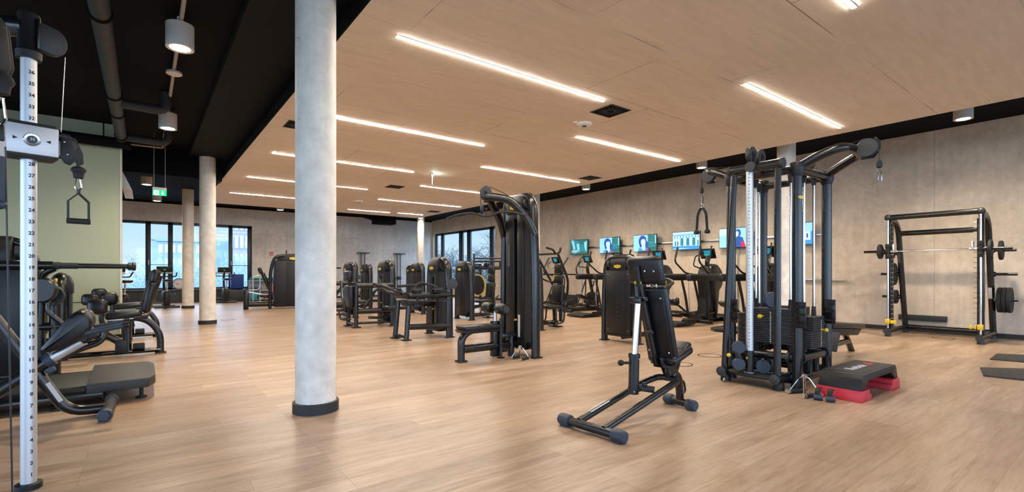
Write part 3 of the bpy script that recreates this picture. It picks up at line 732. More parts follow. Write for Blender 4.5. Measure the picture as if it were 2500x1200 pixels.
# --- chest-supported machine and the one behind it ------------------------------
def pull_machine(label, loc, W=.74):
    o = thing('chest_press_machine', label, 'exercise machine', loc, 0, 'machines with a backrest facing the left side')
    tower(o, 0, 0, W, 1.50, -1, True, 'front', True)
    for y in (.28, -.24):
        part('front_post', B().tube([(-.80,y,.012),(-.79,y*.96,.94 if y < 0 else .5)], .05, n=14, flat=(.058,.045)).box((-.80,y,.01),(.18,.14,.02),bev=.004), 'satin', o)
    part('floor_bar', B().tube([(-.80,.28,.07),(-.80,-.24,.07)], .03, n=8).tube([(-.8,-.24,.10),(.02,-.36,.10)], .028, n=8), 'satin', o)
    part('upper_beam', B().tube([(-.79,-.22,.92),(.0,-.36,.93)], .058, n=14), 'satin', o)
    part('seat_beam', B().tube([(-.80,-.22,.36),(.02,-.34,.36)], .062, n=14), 'satin', o)
    part('seat', pad(B(), (-.02,-.52,.43), (.46,.36,.09), bev=.04), 'vinyl', o)
    part('backrest', pad(B(), (-.86,.02,.68), (.13,.40,.50), (0,-.05,0), .05), 'vinyl', o)
    p = part('headrest', pad(B(), (-.90,.0,1.13), (.12,.34,.24), (0,-.06,0), .045), 'vinyl', o)
    for y in (-.1,.1): part('screw', B().sph((-.965,y,1.12),(.006,.012,.012),8), 'steel', p)
    part('neck_post', B().span((-.89,-.05,.85),(-.82,.05,1.10), bev=.012), 'plastic', o)
    part('press_arm', B().tube([(-.86,.62,1.0),(-.92,.30,.62),(-.90,.12,.34)], .032, n=10, bend=.12), 'satin', o)
    part('press_arm', B().tube([(-.62,-.02,.34),(-.36,-.02,.66),(-.28,-.02,.82),(-.08,-.02,.88)], .032, n=10, bend=.12), 'satin', o)
    b = B(); b.span((-.98,.06,.14),(-.80,.34,.18), bev=.01); b.cyl((-.90,.34,.28),(-.90,.04,.28),.045,n=12); b.tube([(-.96,.33,.16),(-1.0,.33,.36),(-.92,.20,.40)],.02,n=8)
    part('foot_lever', b, 'greyp', o)
    part('pivot_link', B().tube([(-.55,-.30,.22),(-.32,-.32,.20),(-.1,-.32,.22)], .032, n=8), 'satin', o)
    return o
pull_machine('black machine with backrest and high side beam, left of the disc pulley machine', (4.50, 10.75, 0))
pull_machine('small looking black machine half hidden by the nearest concrete column', (4.55, 13.35, 0))
# machine further back with pads on an inclined post
o = thing('torso_machine', 'black machine with a reclined pad and crank arm in front of the back wall', 'exercise machine', (5.2, 15.9, 0))
tower(o, .75, 0, .72, 1.5, -1, True, 'front', False)
part('post', B().tube([(-.55,0,0),(-.62,0,1.1),(-.78,0,1.42)], .04, n=10), 'satin', o)
part('backrest', pad(B(), (-.48,0,.98), (.12,.34,.42), (0,-.35,0), .05), 'vinyl', o)
part('seat', pad(B(), (-.28,0,.62), (.36,.36,.09), bev=.04), 'vinyl', o)
part('crank_arm', B().tube([(-.78,0,1.42),(-.1,0,1.36)], .028, n=8), 'satin', o)
part('floor_beam', B().tube([(-.6,0,.1),(.75,0,.1)], .045, n=10), 'satin', o)
o = thing('torso_machine', 'black machine with stacked rounded pads, half hidden behind the disc pulley machine', 'exercise machine', (8.1, 17.6, 0))
tower(o, .3, 0, .72, 1.5, -1, False, 'front', False)
part('headrest', pad(B(), (-.62,.1,1.36), (.16,.30,.24), bev=.06), 'vinyl', o)
part('backrest', pad(B(), (-.55,.1,.92), (.14,.40,.52), bev=.06), 'vinyl', o)
part('seat', pad(B(), (-.36,.1,.56), (.42,.40,.1), bev=.045), 'vinyl', o)
part('base_post', B().cyl((-.4,.1,0),(-.4,.1,.52),.05,n=12).tube([(-.4,.1,.08),(.3,0,.08)],.05,n=10), 'satin', o)
o = thing('leg_curl_machine', 'black wide padded machine with side grips left of the far corner column', 'exercise machine', (7.2, 19.4, 0))
part('base_frame', B().tube([(-.6,0,.06),(.6,0,.06)],.05,n=10).tube([(0,-.4,.06),(0,.4,.06)],.05,n=10).tube([(.1,0,.06),(.1,0,.9)],.05,n=10), 'satin', o)
part('backrest', pad(B(), (.0,0,1.2), (.14,.46,.6), (0,.2,0), .06), 'vinyl', o)
part('seat', pad(B(), (-.3,0,.8), (.46,.44,.1), bev=.045), 'vinyl', o)
for s in (-1,1): part('side_grip', B().tube([(.1,s*.25,.95),(-.3,s*.34,1.02),(-.42,s*.34,1.12)],.026,n=8,bend=.08), 'rubber', o)

# --- leg extension beside the near column, in front of the back wall --------------
o = thing('leg_press_machine', 'black machine with sloping silver rail in front of the back wall', 'exercise machine', (4.0, 17.95, 0), math.radians(-8))
b = B(); b.span((-.50,-.26,.06),(.55,.26,1.62), bev=.03); part('tower_shroud', b, 'shroud', o)
part('hood', B().prism([(-.42,1.60),(-.36,1.76),(-.12,1.86),(.3,1.87),(.5,1.78),(.56,1.60)], (0,0,0), (1,0,0), (0,0,1), (0,.50,0), bev=.03), 'plastic', o)
part('shroud_ridge', B().span((-.12,-.275,.10),(.42,-.262,1.6), bev=.006), 'plastic', o)
badge(o, (.10,-.268,1.70), (1,0,0), (0,0,1), .24)
part('arch_frame', B().tube([(-.62,-.26,0),(-.60,-.26,1.3),(-.48,-.26,1.74),(-.2,-.26,1.80)], .05, n=12, bend=.2), 'satin', o)
part('antenna', B().cyl((-.1,0,1.86),(-.1,0,1.98),.02,n=8), 'plastic', o)
part('front_post', B().span((-1.40,-.22,0),(-1.24,-.02,.66), bev=.035).span((-1.40,.10,0),(-1.28,.24,.62), bev=.03), 'black', o)
part('floor_beam', B().tube([(-1.3,-.1,.16),(-.5,-.1,.16)], .08, n=12), 'black', o)
part('slide_rail', B().beam((-1.25,-.05,.58),(-.45,-.05,.40),.05,.035), 'steel', o, 'sloping silver rail')
part('seat', pad(B(), (-.72,.05,.42), (.42,.42,.10), (0,.1,0), .045), 'vinyl', o)
p = part('backrest', pad(B(), (-.72,.05,.92), (.12,.42,.62), (0,-.38,0), .05), 'vinyl', o)
part('headrest', pad(B(), (-.90,.05,1.28), (.12,.30,.22), (0,-.38,0), .05), 'vinyl', o)
for z in (.98, .62): part('side_roller', B().cyl((.35,-.30,z),(.75,-.42,z-.02),.06,n=14), 'rubber', o)
part('chrome_lever', B().tube([(.2,-.32,.62),(.34,-.40,.50),(.55,-.42,.52)], .022, n=8), 'chrome', o)
# --- adjustable bench in the foreground ------------------------------------------
o = thing('adjustable_bench', 'adjustable black bench with upright backrest and chrome post, standing alone in the foreground', 'bench', (2.65, 2.53, 0))
part('front_bar', B().cyl((-.005,.27,.045),(.035,-.27,.045),.034,n=18), 'satin', o)
part('rear_bar', B().cyl((1.20,.155,.045),(1.17,-.11,.045),.034,n=18), 'satin', o)
def foot_cap(c, d, L=.11):
    c, d = V(c), V(d).normalized()
    p = part('rubber_foot', B().lathe([(.036,0),(.046,.004),(.048,.02),(.047,L-.02),(.042,L-.004),(.02,L)], c, d, 22).box(c+d*L*.5+V((0,0,-.035)),(.07,.05,.02),bev=.006), 'bluegrey', o)
    part('cap_disc', B().lathe([(0,0),(.036,0),(.034,.004),(0,.005)], c+d*(L-.002), d, 22), 'bluegrey', p)
foot_cap((-.001,.20,.045),(-.02,.54,0)); foot_cap((.031,-.20,.045),(.02,-.54,0))
foot_cap((1.197,.10,.045),(.03,.265,0),.09); foot_cap((1.174,-.06,.045),(-.03,-.265,0),.09)
part('base_loop', B().tube([(.015,.125,.06),(.80,.125,.255),(.98,.10,.285),(1.0,0,.285),(.98,-.10,.285),(.80,-.125,.255),(.02,-.125,.06)], .028, n=14, bend=.10, steps=6), 'satin', o)
part('sticker', B().prism([(0,-.022),(.22,-.022),(.22,.022),(0,.022)], (.13,.125,.1145), (.971,0,.241), (0,1,.0), (-.0005,0,.002)), 'sticker', o, 'white instruction sticker')
part('support_tube', B().cyl((.535,.02,.215),(.545,.02,.53),.042,n=22).lathe([(.043,-.01),(.048,-.01),(.048,.02),(.043,.02)],(.545,.02,.52),(.03,0,1),22), 'black', o)
part('screws', B().sph((.505,-.012,.24),(.006,.006,.006),8).sph((.55,-.025,.24),(.006,.006,.006),8).sph((.55,-.025,.50),(.006,.006,.006),8), 'steel', o)
part('piston', B().cyl((.545,.02,.5),(.595,.02,.98),.026,n=20), 'chrome', o, 'chrome adjustment post')
part('lock_knob', B().cyl((.50,.02,.47),(.46,.06,.47),.010,n=8).sph((.445,.075,.47),(.026,.026,.026),14), 'plastic', o)
part('pivot_bracket', B().beam((.54,.02,.27),(.66,-.09,.25),.025,.05).cyl((.535,.07,.255),(.545,-.04,.255),.014,n=10).sph((.60,-.04,.29),.022,12), 'black', o)
part('clamp', B().cyl((.59,.02,.955),(.60,.02,1.0),.042,n=20).sph((.60,-.05,.985),.022,10).span((.55,-.03,.95),(.62,.08,1.0),bev=.008), 'black', o)
part('back_tube', B().tube([(.65,.07,1.26),(.69,.07,1.10),(.90,.06,.42)], .03, n=12, flat=(.04,.026), bend=.1, up=(0,1,0)), 'satin', o)
part('knob_peg', B().cyl((.80,.09,.70),(.76,.02,.70),.016,n=10).sph((.755,.01,.70),.022,10), 'plastic', o)
ang = math.atan2(.17,.66)
p = part('backrest', pad(B(), (.875,.03,.765), (.075,.29,.68), (0,-ang,0), .034), 'vinyl', o)
part('pad_board', B().box((.835,.03,.757), (.012,.25,.62), (0,-ang,0), .004), 'plastic', p)
for y in (-.10,.10):
    for t in (-.24,.24): part('screw', B().sph((.829-math.sin(ang)*t,y+.03,.757+math.cos(ang)*t),(.006,.010,.010),10), 'steel', p)
p = part('headrest', pad(B(), (.705,.03,1.225), (.09,.34,.235), (0,-.18,0), .04), 'vinyl', o)
for y in (-.09,.0): part('screw', B().sph((.652,y,1.215),(.006,.010,.010),10), 'steel', p)
part('head_mount', B().prism([(.02,.05),(.06,.06),(.12,-.05),(.12,-.17),(.05,-.17),(.015,-.05)], (.632,.085,1.25), (1,0,-.1), (0,0,1), (0,.075,0), bev=.018), 'plastic', p)
badge(p, (.664,.078,1.12), (0,-1,0), (0,0,1), .075)
part('neck_rods', B().cyl((.79,-.03,1.04),(.74,-.03,1.16),.010,n=8).cyl((.79,.01,1.04),(.74,.01,1.16),.010,n=8), 'chrome', o)
b = B(); ra = -.30
pad(b, (1.04,.02,.49), (.30,.29,.075), (0,ra,0), .034); b.box((1.13,.02,.545),(.13,.25,.06),(0,ra-.3,0),.028,3); part('seat', b, 'vinyl', o)
part('seat_board', B().box((1.025,.02,.448),(.24,.22,.012),(0,ra,0)), 'plastic', o)
b = B()
for y in (-.045,.045): b.prism([(-.12,.08),(-.08,-.01),(.02,-.03),(.06,-.10),(.13,-.07),(.19,.05),(.15,.08),(.08,.04),(0,.07)], (.95,y+.02,.40), (1,0,0), (0,0,1), (0,.012,0), bev=.003)
part('hinge_plates', b, 'black', o)
part('rear_leg', B().tube([(.98,0,.38),(.99,0,.28)],.03,n=12).tube([(.99,0,.285),(1.06,0,.33),(1.13,0,.28),(1.19,.02,.05)], .032, n=14, bend=.1, flat=(.036,.03)), 'satin', o)
part('carry_handle', B().tube([(1.145,.0,.25),(1.215,.0,.23),(1.24,.0,.13),(1.185,.01,.11)], .010, n=8, bend=.03), 'black', o)

# --- multi station cable tower ---------------------------------------------------
o = thing('cable_tower', 'tall black multi station cable tower with numbered silver post, weight stacks and arched arms', 'exercise machine', (5.40, 2.21, 0))
W_, D_ = .76, .71
for x, y in ((0,0),(W_,0),(W_,D_),(0,D_)):
    p = part('post', B().cyl((x,y,.12),(x,y,2.29),.050,n=22), 'satin', o)
    part('post_foot', B().lathe([(.06,0),(.056,.05),(.05,.12)], (x,y,0), (0,0,1), 22), 'plastic', p)
    part('corner_cap', B().lathe([(.052,-.02),(.068,.03),(.072,.11),(.066,.125),(0,.127)], (x,y,2.22), (0,0,1), 22), 'plastic', p)
badge(o, (-.021,-.047,1.98), (.93,-.38,0), (0,0,1), .075)
def ring(b, x, y, z, ax): b.lathe([(.048,-.015),(.06,-.015),(.06,.015),(.048,.015)], (x,y,z), ax, 18)
for z in (.10,.31,2.28):
    for (x0,y0),(x1,y1) in (((0,0),(W_,0)),((W_,0),(W_,D_)),((W_,D_),(0,D_)),((0,D_),(0,0))):
        part('cross_tube', B().cyl((x0,y0,z),(x1,y1,z),.044,n=16), 'satin', o); d = V((x1-x0,y1-y0,0)).normalized()
        
        if z < 1:
            for q in (V((x0,y0,0))+d*.08, V((x1,y1,0))-d*.08): c = B(); ring(c, q.x, q.y, z, d); part('tube_clamp', c, 'greyp', o)
for x in (.28,.46):
    part('strut', B().cyl((x,0,.1),(x,0,.33),.034,n=12), 'satin', o); part('strut', B().cyl((x,D_,.1),(x,D_,.33),.034,n=12), 'satin', o)
for y in (.26,.44): part('strut', B().cyl((0,y,.1),(0,y,.33),.034,n=12), 'satin', o)
# horseshoe arms with end pulleys on the two long sides
for s, y0, nm in ((-1, 0, .49), (1, D_, .49)):
    e = y0+s*.36
    part('horseshoe_arm', B().tube([(.02,y0,2.30),(.06,y0+s*.20,2.40),(.12,e,2.455),(.38,e+s*.03,2.47),(.64,e,2.455),(.70,y0+s*.20,2.40),(.74,y0,2.30)], .046, n=16, bend=.16), 'satin', o)
    part('arm_pulley', B().lathe([(.02,-.028),(.088,-.028),(.094,-.018),(.08,0),(.094,.018),(.088,.028),(.02,.028)], (.38,y0+s*.50,2.455), (1,0,0), 30), 'greyp', o)
    part('pulley_guard', B().prism([(-.06,-.10),(.06,-.10),(.11,-.02),(.11,.06),(.07,.115),(.0,.06)], (.415,y0+s*.49,2.45), (0,s,0), (0,0,1), (.006,0,0)).sph((.42,y0+s*.565,2.54),.012,8), 'black', o)
    part('pull_cable', B().tube([(.38,y0+s*.59,2.46),(.38,y0+s*.60,2.36),(.38,y0+s*.60,2.31)], .006, n=6).tube([(.38,y0+s*.47,2.55),(.38,y0+s*.2,2.50),(.38,y0,2.40)],.005,n=6), 'cable', o)
    st = part('cable_stop', B().lathe([(.012,.0),(.026,.012),(.026,.05),(.014,.075),(.008,.08)], (.38,y0+s*.60,2.235), (0,0,1), 16), 'rubber', o)
    part('snap_hook', B().tube([(.38,y0+s*.60-.014,2.18),(.38,y0+s*.60-.016,2.11),(.38,y0+s*.60,2.09),(.38,y0+s*.60+.016,2.11),(.38,y0+s*.60+.008,2.22),(.38,y0+s*.60-.008,2.22)], .005, n=6, bend=.015, closed=True), 'chrome', st)
    part('back_pulley', B().lathe([(.02,-.02),(.075,-.02),(.066,0),(.075,.02),(.02,.02)], (.38,y0-s*.05,2.40), (1,0,0), 24), 'greyp', o)
# adjustable station facing the camera side (-x)
part('top_beam', B().tube([(-.19,.08,2.33),(-.19,.60,2.33)], .05, n=16).tube([(-.19,.36,2.33),(.02,.36,2.30)],.045,n=14), 'satin', o)
for p0, p1 in (((-.19,.048,2.33),(-.19,.076,2.33)),((-.19,.604,2.33),(-.19,.632,2.33)),((-.275,.36,2.33),(-.235,.36,2.33))): part('beam_cap', B().cyl(p0,p1,.054,n=20), 'greyp', o)
for x in (-.20,.0): part('top_pulley', B().lathe([(.02,-.022),(.086,-.022),(.075,0),(.086,.022),(.02,.022)], (x,.38,2.47), (0,1,0), 26), 'greyp', o)
for x in (-.20,.0): part('pulley_bracket', B().span((x-.02,.405,2.36),(x+.02,.411,2.50)).span((x-.02,.349,2.36),(x+.02,.355,2.50)).sph((x,.335,2.47),.012,8), 'black', o)
p = part('numbered_post', B().cyl((-.21,.39,.36),(-.21,.39,2.29),.037,n=24), 'alu', o, 'silver numbered guide post')
b = B()
for k in range(52): b.box((-.2465,.378,.42+k*.036),(.004,.011 if k % 2 else .018,.004),(0,0,.35))
part('scale_marks', b, 'ink', p)
part('post_socket', B().cyl((-.21,.39,.10),(-.21,.39,.37),.042,n=22), 'satin', o); part('socket_ring', B().lathe([(.042,0),(.056,0),(.056,.025),(.042,.025)], (-.21,.39,.115), (0,0,1), 24), 'steel', o)
for y in (.09,.66):
    part('foot_tube', B().cyl((-.30,y,.115),(0,y if y < .5 else .66,.10),.05,n=18), 'satin', o)
    part('foot_cap', B().lathe([(.05,0),(.053,.006),(.053,.03),(.045,.036),(0,.037)], (-.285,y,.115), (-1,0,0), 22), 'greyp', o)
    part('foot', B().lathe([(.055,0),(.052,.06),(.04,.09)], (-.21,y,0), (0,0,1), 20), 'plastic', o)
    part('slanted_strut', B().tube([(-.24,y,.12),(-.19,.11 if y < .3 else .57,2.33)], .03, n=12, flat=(.036,.024)), 'satin', o)
part('base_plate', B().prism([(-.02,.03),(.05,-.06),(.18,-.09),(.40,-.09),(.52,-.06),(.60,.03),(.60,.16),(-.02,.16)], (-.22,.09,.115), (0,1,0), (1,0,0), (0,0,.035), bev=.008), 'plastic', o)
for z in (.40,.22): part('lower_pulley', B().lathe([(.02,-.03),(.062,-.03),(.067,-.02),(.055,0),(.067,.02),(.062,.03),(.02,.03)], (-.29,.47,z), (.80,.60,0), 26), 'bluegrey', o)
part('pulley_yoke', B().box((-.27,.485,.31),(.05,.05,.30),(0,0,.6),.01), 'black', o)
for q, r in (((-.345,.55,.31),.022),((-.24,.40,.29),.016)): part('lock_knob', B().sph(q, r, 12), 'yellow', o, 'yellow locking knob')
part('low_pulley', B().lathe([(.02,-.02),(.07,-.02),(.06,0),(.07,.02),(.02,.02)], (-.12,.29,.20), (.8,.6,0), 24).sph((-.17,.27,.28),.018,10), 'bluegrey', o)
hk = part('low_cable', B().tube([(-.30,.60,.18),(-.31,.62,.09),(-.315,.62,.06)], .006, n=6).lathe([(.010,0),(.024,.012),(.024,.045),(.01,.07)], (-.315,.62,.055), (0,0,1), 14), 'rubber', o)
part('snap_hook', B().tube([(-.329,.62,.04),(-.331,.62,.015),(-.315,.62,.008),(-.299,.62,.015),(-.307,.62,.055),(-.323,.62,.055)], .0045, n=6, bend=.012, closed=True), 'chrome', hk)
# stacks: box of thin plates with guide rods
def stack(cx0, cy0, sx, sy, z0, n, axis, top=None):
    b = B(); h = .0215
    for k in range(n):
        w = (sx, sy)
        if top and k >= n-top: w = (sx*.72, sy) if axis == 'y' else (sx, sy*.72)
        b.box((cx0,cy0,z0+k*h+h/2),(w[0],w[1],h-.0025), bev=.004, seg=1)
    p = part('weight_stack', b, 'plate', o); z1 = z0+n*h
    b = B()
    for k in range(n-2):
        z = z0+.02+k*h
        if axis == 'x': b.box((cx0-sx/2-.001,cy0-.02,z),(.003,.012,.009))
        else: b.box((cx0+.06,cy0-sy/2-.001,z),(.012,.003,.009))
    part('weight_marks', b, 'whiteink', p)
    for s in (-1,1):
        px, py = (cx0, cy0+s*sy*.34) if axis == 'x' else (cx0+s*sx*.30, cy0)
        part('guide_rod', B().cyl((px,py,.12),(px,py,2.24),.0125,n=12), 'chrome', o)
        for r in (B().cyl((px,py,z1),(px,py,z1+.10),.026,.020,n=12), B().cyl((px,py,2.18),(px,py,2.27),.022,.03,n=12), B().cyl((px,py,.13),(px,py,z0),.03,n=12)): part('rod_boot', r, 'rubber', o)
    return z1
stack(.20,.335,.20,.55,.425,18,'x'); part('selector_pin', B().cyl((.11,.40,.72),(.04,.40,.72),.012,n=10).sph((.035,.40,.72),.026,12), 'yellow', o, 'yellow selector pin')
stack(.44,.06,.42,.20,.385,16,'y',7); part('selector_pin', B().cyl((.50,-.03,.58),(.50,-.08,.58),.010,n=10).sph((.50,-.09,.58),.022,12), 'yellow', o, 'yellow selector pin')
stack(.40,.64,.40,.20,.35,18,'y'); stack(.64,.36,.18,.40,.385,20,'x')
part('centre_pulley', B().lathe([(.02,-.03),(.085,-.03),(.09,-.02),(.075,0),(.09,.02),(.085,.03),(.02,.03)], (.18,.34,.90), (.55,.83,0), 28), 'bluegrey', o)
for x, y, z0 in ((.18,.30,.95),(.44,.02,.80),(.40,.66,.8),(.30,.36,.8)): part('stack_cable', B().cyl((x,y,z0),(x,y,2.27),.005,n=6), 'cable', o)
part('safety_lanyard', B().tube([(.50,-.085,.58),(.52,-.07,.66),(.48,-.02,.72)], .004, n=6), 'cable', o)
for x, y, a in ((0,0,-.35),(W_,0,-.25),(0,D_,-.5)):
    p = part('hook_plate', B().box((x-.05*math.cos(a),y-.052*math.cos(a)*.4-.03,.77),(.012,.11,.27),(0,0,a+.3),.004), 'black', o)
    b = B()
    for z in (.66,.76,.84): b.prism([(0,0),(.10,.01),(.11,.035),(.09,.02),(0,.03)], (x-.06,y-.02,z), (-.7,-.7,0), (0,0,1), (.02,-.02,0))
    part('hook', b, 'plastic', p)
# low row seat on the far side
part('row_beam', B().tube([(W_,.36,.31),(1.9,.45,.20),(3.05,.53,.18)], .04, n=14), 'satin', o)
p = part('row_seat', B().prism([(1.85,.47),(3.02,.385),(3.07,.41),(3.05,.455),(1.85,.54)], (0,.50,0), (1,0,0), (0,0,1), (0,.38,0), bev=.02), 'vinyl', o)
part('seat_tray', B().prism([(1.9,.37),(2.85,.30),(3.0,.38),(1.85,.465)], (0,.50,0), (1,0,0), (0,0,1), (0,.32,0), bev=.01), 'plastic', p)
part('row_leg', B().tube([(2.70,.50,.36),(2.95,.53,.26),(3.30,.57,.0)], .034, n=10, flat=(.045,.03)), 'satin', o)
part('foot_plate', B().box((1.55,.46,.33),(.04,.62,.26),(0,.5,0),.01), 'greyp', o)

# rope and handles
o = thing('triceps_rope', 'black twisted triceps rope with knobbed ends hanging from the cable tower arm', 'rope handle', (5.78, 3.52, 2.15))
part('shackle', B().tube([(0,-.018,.0),(0,-.02,-.07),(0,.0,-.09),(0,.02,-.07),(0,.018,0)], .005, n=6, bend=.012).sph((0,0,-.10),.014,10), 'chrome', o, 'chrome shackle')
part('rope', B().tube([(-.0,.075,-.40),(0,.06,-.18),(0,.02,-.11),(0,-.02,-.11),(0,-.06,-.18),(0,-.075,-.40)], .0165, n=12, bend=.06), 'rope', o)
for s in (-1,1): part('rope_end', B().lathe([(0,-.02),(.034,-.012),(.038,.012),(.03,.03),(.018,.04)], (0,s*.076,-.425), (0,0,1), 18), 'rubber', o)
def v_handle(name, label, loc, rz, k=1.):
    o = thing(name, label, 'cable handle', loc, rz)
    for s in (-1,1):
        y = s*.075*k
        part('grip', B().cyl((-.07*k,y,.018*k),(.07*k,y,.018*k),.016*k,n=14), 'rubber', o)
        part('side_bar', B().tube([(-.085*k,y,.018*k),(-.03*k,y*.25,.14*k),(.0,y*.1,.155*k)], .006*k, n=8, bend=.02).tube([(.085*k,y,.018*k),(.03*k,y*.25,.14*k),(0,y*.1,.155*k)], .006*k, n=8, bend=.02).cyl((-.098*k,y,.018*k),(-.072*k,y,.018*k),.016*k,n=12).cyl((.072*k,y,.018*k),(.098*k,y,.018*k),.016*k,n=12), 'chrome', o, 'chrome side bars')
    part('ring_plate', B().cyl((0,-.012,.155*k),(0,.012,.155*k),.02*k,n=14), 'steel', o)
    return o
v_handle('close_grip_handle', 'chrome double triangle handle standing on the floor before the cable tower', (5.17, 2.05, 0), -.35, 1.2)
v_handle('close_grip_handle', 'chrome double triangle handle on the floor under the lat pulldown machine', (4.17, 5.30, 0), .2, 1.1)
o = thing('strap_handle', 'pair of black grip straps lying on the floor against the red and black step', 'cable handle', (5.165, 1.86, 0), .15)
for s in (-1,1):
    part('strap', B().tube([(.0,s*.05,.10),(-.06,s*.05,.11),(-.09,s*.05,.08),(-.09,s*.05,.035)], .012, n=8, bend=.03, flat=(.022,.008)), 'plastic', o)
    part('grip', B().cyl((-.10,s*.05+.03,.028),(-.08,s*.05-.04,.028),.026,n=16), 'bluegrey', o)

# --- aerobic step -----------------------------------------------------------------
o = thing('aerobic_step', 'black aerobic step on red risers with a ribbed top, beside the cable tower', 'aerobic step', (5.29, 1.79, 0), -.015)
L, Wd, z0, z1 = 1.00, .36, .107, .25
out = [(-.015,z0),(.03,z1-.035),(.06,z1-.005),(.09,z1),(L-.09,z1),(L-.06,z1-.005),(L-.03,z1-.035),(L+.015,z0),(L-.10,z0),(L-.12,z0+.04),(L-.16,z0+.04),(L-.18,z1-.07),(.18,z1-.07),(.16,z0+.04),(.12,z0+.04),(.10,z0)]
part('deck', B().prism(out, (0,0,0), (1,0,0), (0,0,1), (0,Wd,0), bev=.006), 'plastic', o)
part('ribbed_top', B().span((.10,-Wd/2+.02,z1-.003),(L-.10,Wd/2-.02,z1+.0035), bev=.002), 'rib', o)
for x, s in ((0,1),(L,-1)):
    part('riser', B().prism([(-.03,0),(.22,0),(.21,.058),(.165,.062),(.16,z0-.004),(-.012,z0-.002)], (x,0,0), (s,0,0), (0,0,1), (0,Wd+.03,0), bev=.004), 'red', o, 'red riser')
part('lettering', B().text('Reebok', face_mx((.42,.0,z1+.0045), (1,0,0), (0,1,0)), .125, .0006, shear=.15), 'whiteink', o, 'white lettering')
part('delta_mark', B().prism([(0,-.035),(.05,-.035),(.085,.045),(.04,.045)], (.69,0,z1+.0045), (1,0,0), (0,1,0), (0,0,.0012)).prism([(.07,-.035),(.13,-.035),(.10,.02)], (.69,0,z1+.0045), (1,0,0), (0,1,0), (0,0,.0012)), mat('red print', (.7,.05,.05), .5), o, 'red mark')

# --- rubber mats ---------------------------------------------------------------------
def mat_thing(label, pts):
    b = B(); cx = sum(p[0] for p in pts)/4; cy = sum(p[1] for p in pts)/4
    b.prism([(p[0]-cx,p[1]-cy) for p in pts], (0,0,.007), (1,0,0), (0,1,0), (0,0,.014), bev=.002)
    o = part('rubber_mat', b, 'speck'); o.location = (cx, cy, 0); tag(o, label, 'mat', 'rubber floor mats')
mat_thing('speckled black rubber mat at the right edge, nearer the camera', [(7.78,1.165),(8.40,1.29),(9.2,.45),(7.86,.35)])
mat_thing('speckled black rubber mat at the right edge, closer to the wall', [(9.33,1.335),(10.02,1.36),(10.6,.5),(9.5,.5)])

# --- smith machine ---------------------------------------------------------------------
o = thing('smith_machine', 'black smith machine frame with toothed uprights and yellow stops against the right wall', 'exercise machine', (11.25, 2.36, 0))
Y0, Y1, H = -.64, .64, 2.25
for y, s in ((Y0,-1),(Y1,1)):
    u = part('upright', B().span((.05,y-.035,.10),(.14,y+.035,H-.04), bev=.01), 'satin', o)
    b = B(); b.box((.095,y-s*.045,1.16),(.07,.02,1.95))
    part('rack_plate', b, 'darkgrey', u)
    for k in range(22): part('rack_peg', B().cyl((.0,y-s*.052,.26+k*.086),(.06,y-s*.052,.26+k*.086),.0075,n=6).cyl((.0,y-s*.045,.26+k*.086),(.0,y-s*.088,.26+k*.086),.0075,n=6), 'chrome', u)
    part('guide_rod', B().cyl((.0,y,.16),(.0,y,H-.02),.017,n=14), 'chrome', o)
    part('rear_post', B().tube([(.06,y,H-.02),(.42,y,H-.04),(.64,y,H-.22),(1.10,y,.06)], .055, n=16, bend=.24, flat=(.06,.048), up=(0,1,0)), 'satin', o)
    part('side_beam', B().tube([(-.06,y,.10),(1.14,y,.10)], .052, n=16), 'satin', o)
    part('beam_cap', B().cyl((-.09,y,.10),(-.05,y,.10),.056,n=18), 'greyp', o)
    for q in (0, 1.10): part('foot', B().lathe([(.05,0),(.045,.06)],(q,y,0),(0,0,1),14), 'greyp', o)
    part('corner_cap', B().sph((.02,y,H),(.062,.062,.062),16), 'greyp', o)
    st = part('safety_stop', B().span((-.05,y-.035,.24),(.03,y+.035,.33), bev=.006).span((-.06,y-s*.10-.03,.25),(.02,y-s*.05,.31), bev=.006).box((-.03,y-s*.12,.28),(.03,.04,.07),bev=.01), 'yellow', o, 'yellow safety stop')
    part('bearing', B().span((-.035,y-.035,1.47),(.035,y+.035,1.56), bev=.008).span((-.035,y-.035,1.66),(.035,y+.035,1.75), bev=.008).span((-.03,y-.028,1.54),(.03,y+.028,1.68), bev=.006), 'plastic', o)
part('top_beam', B().tube([(.02,Y0,H),(.02,Y1,H)], .05, n=18), 'satin', o)
part('rear_beam', B().tube([(.66,Y0,H-.27),(.66,Y1,H-.27)], .05, n=18), 'satin', o)
part('floor_beam', B().tube([(1.08,Y0,.12),(1.08,Y1,.12)], .045, n=16), 'satin', o)
part('sticker', B().box((.806,Y0-.0,.84),(.004,.05,.20),(0,-.235,0)).box((.86,Y0-.055,.80),(.05,.004,.20),(0,-.2,0)), 'sticker', o)
part('sticker', B().box((.676,Y1,1.50),(.004,.04,.20),(0,-.235,0)), 'greyink', o)
pegs = [(1.60,.735), (1.18,.84), (.72,.93)]
for y, s in ((Y0,-1),(Y1,1)):
    for z, x in pegs:
        part('storage_peg', B().cyl((x,y+s*.03,z),(x,y+s*.34,z),.025,n=14).cyl((x,y+s*.03,z),(x,y+s*.07,z),.045,n=14), 'satin', o)
bar = thing('barbell', 'chrome barbell held across the smith machine uprights', 'barbell', (11.25, 2.36, 1.61))
part('shaft', B().cyl((0,-.62,0),(0,.62,0),.0145,n=14).cyl((-.03,-.5,0),(-.03,-.5,.001),.002,n=4), 'chrome', bar)
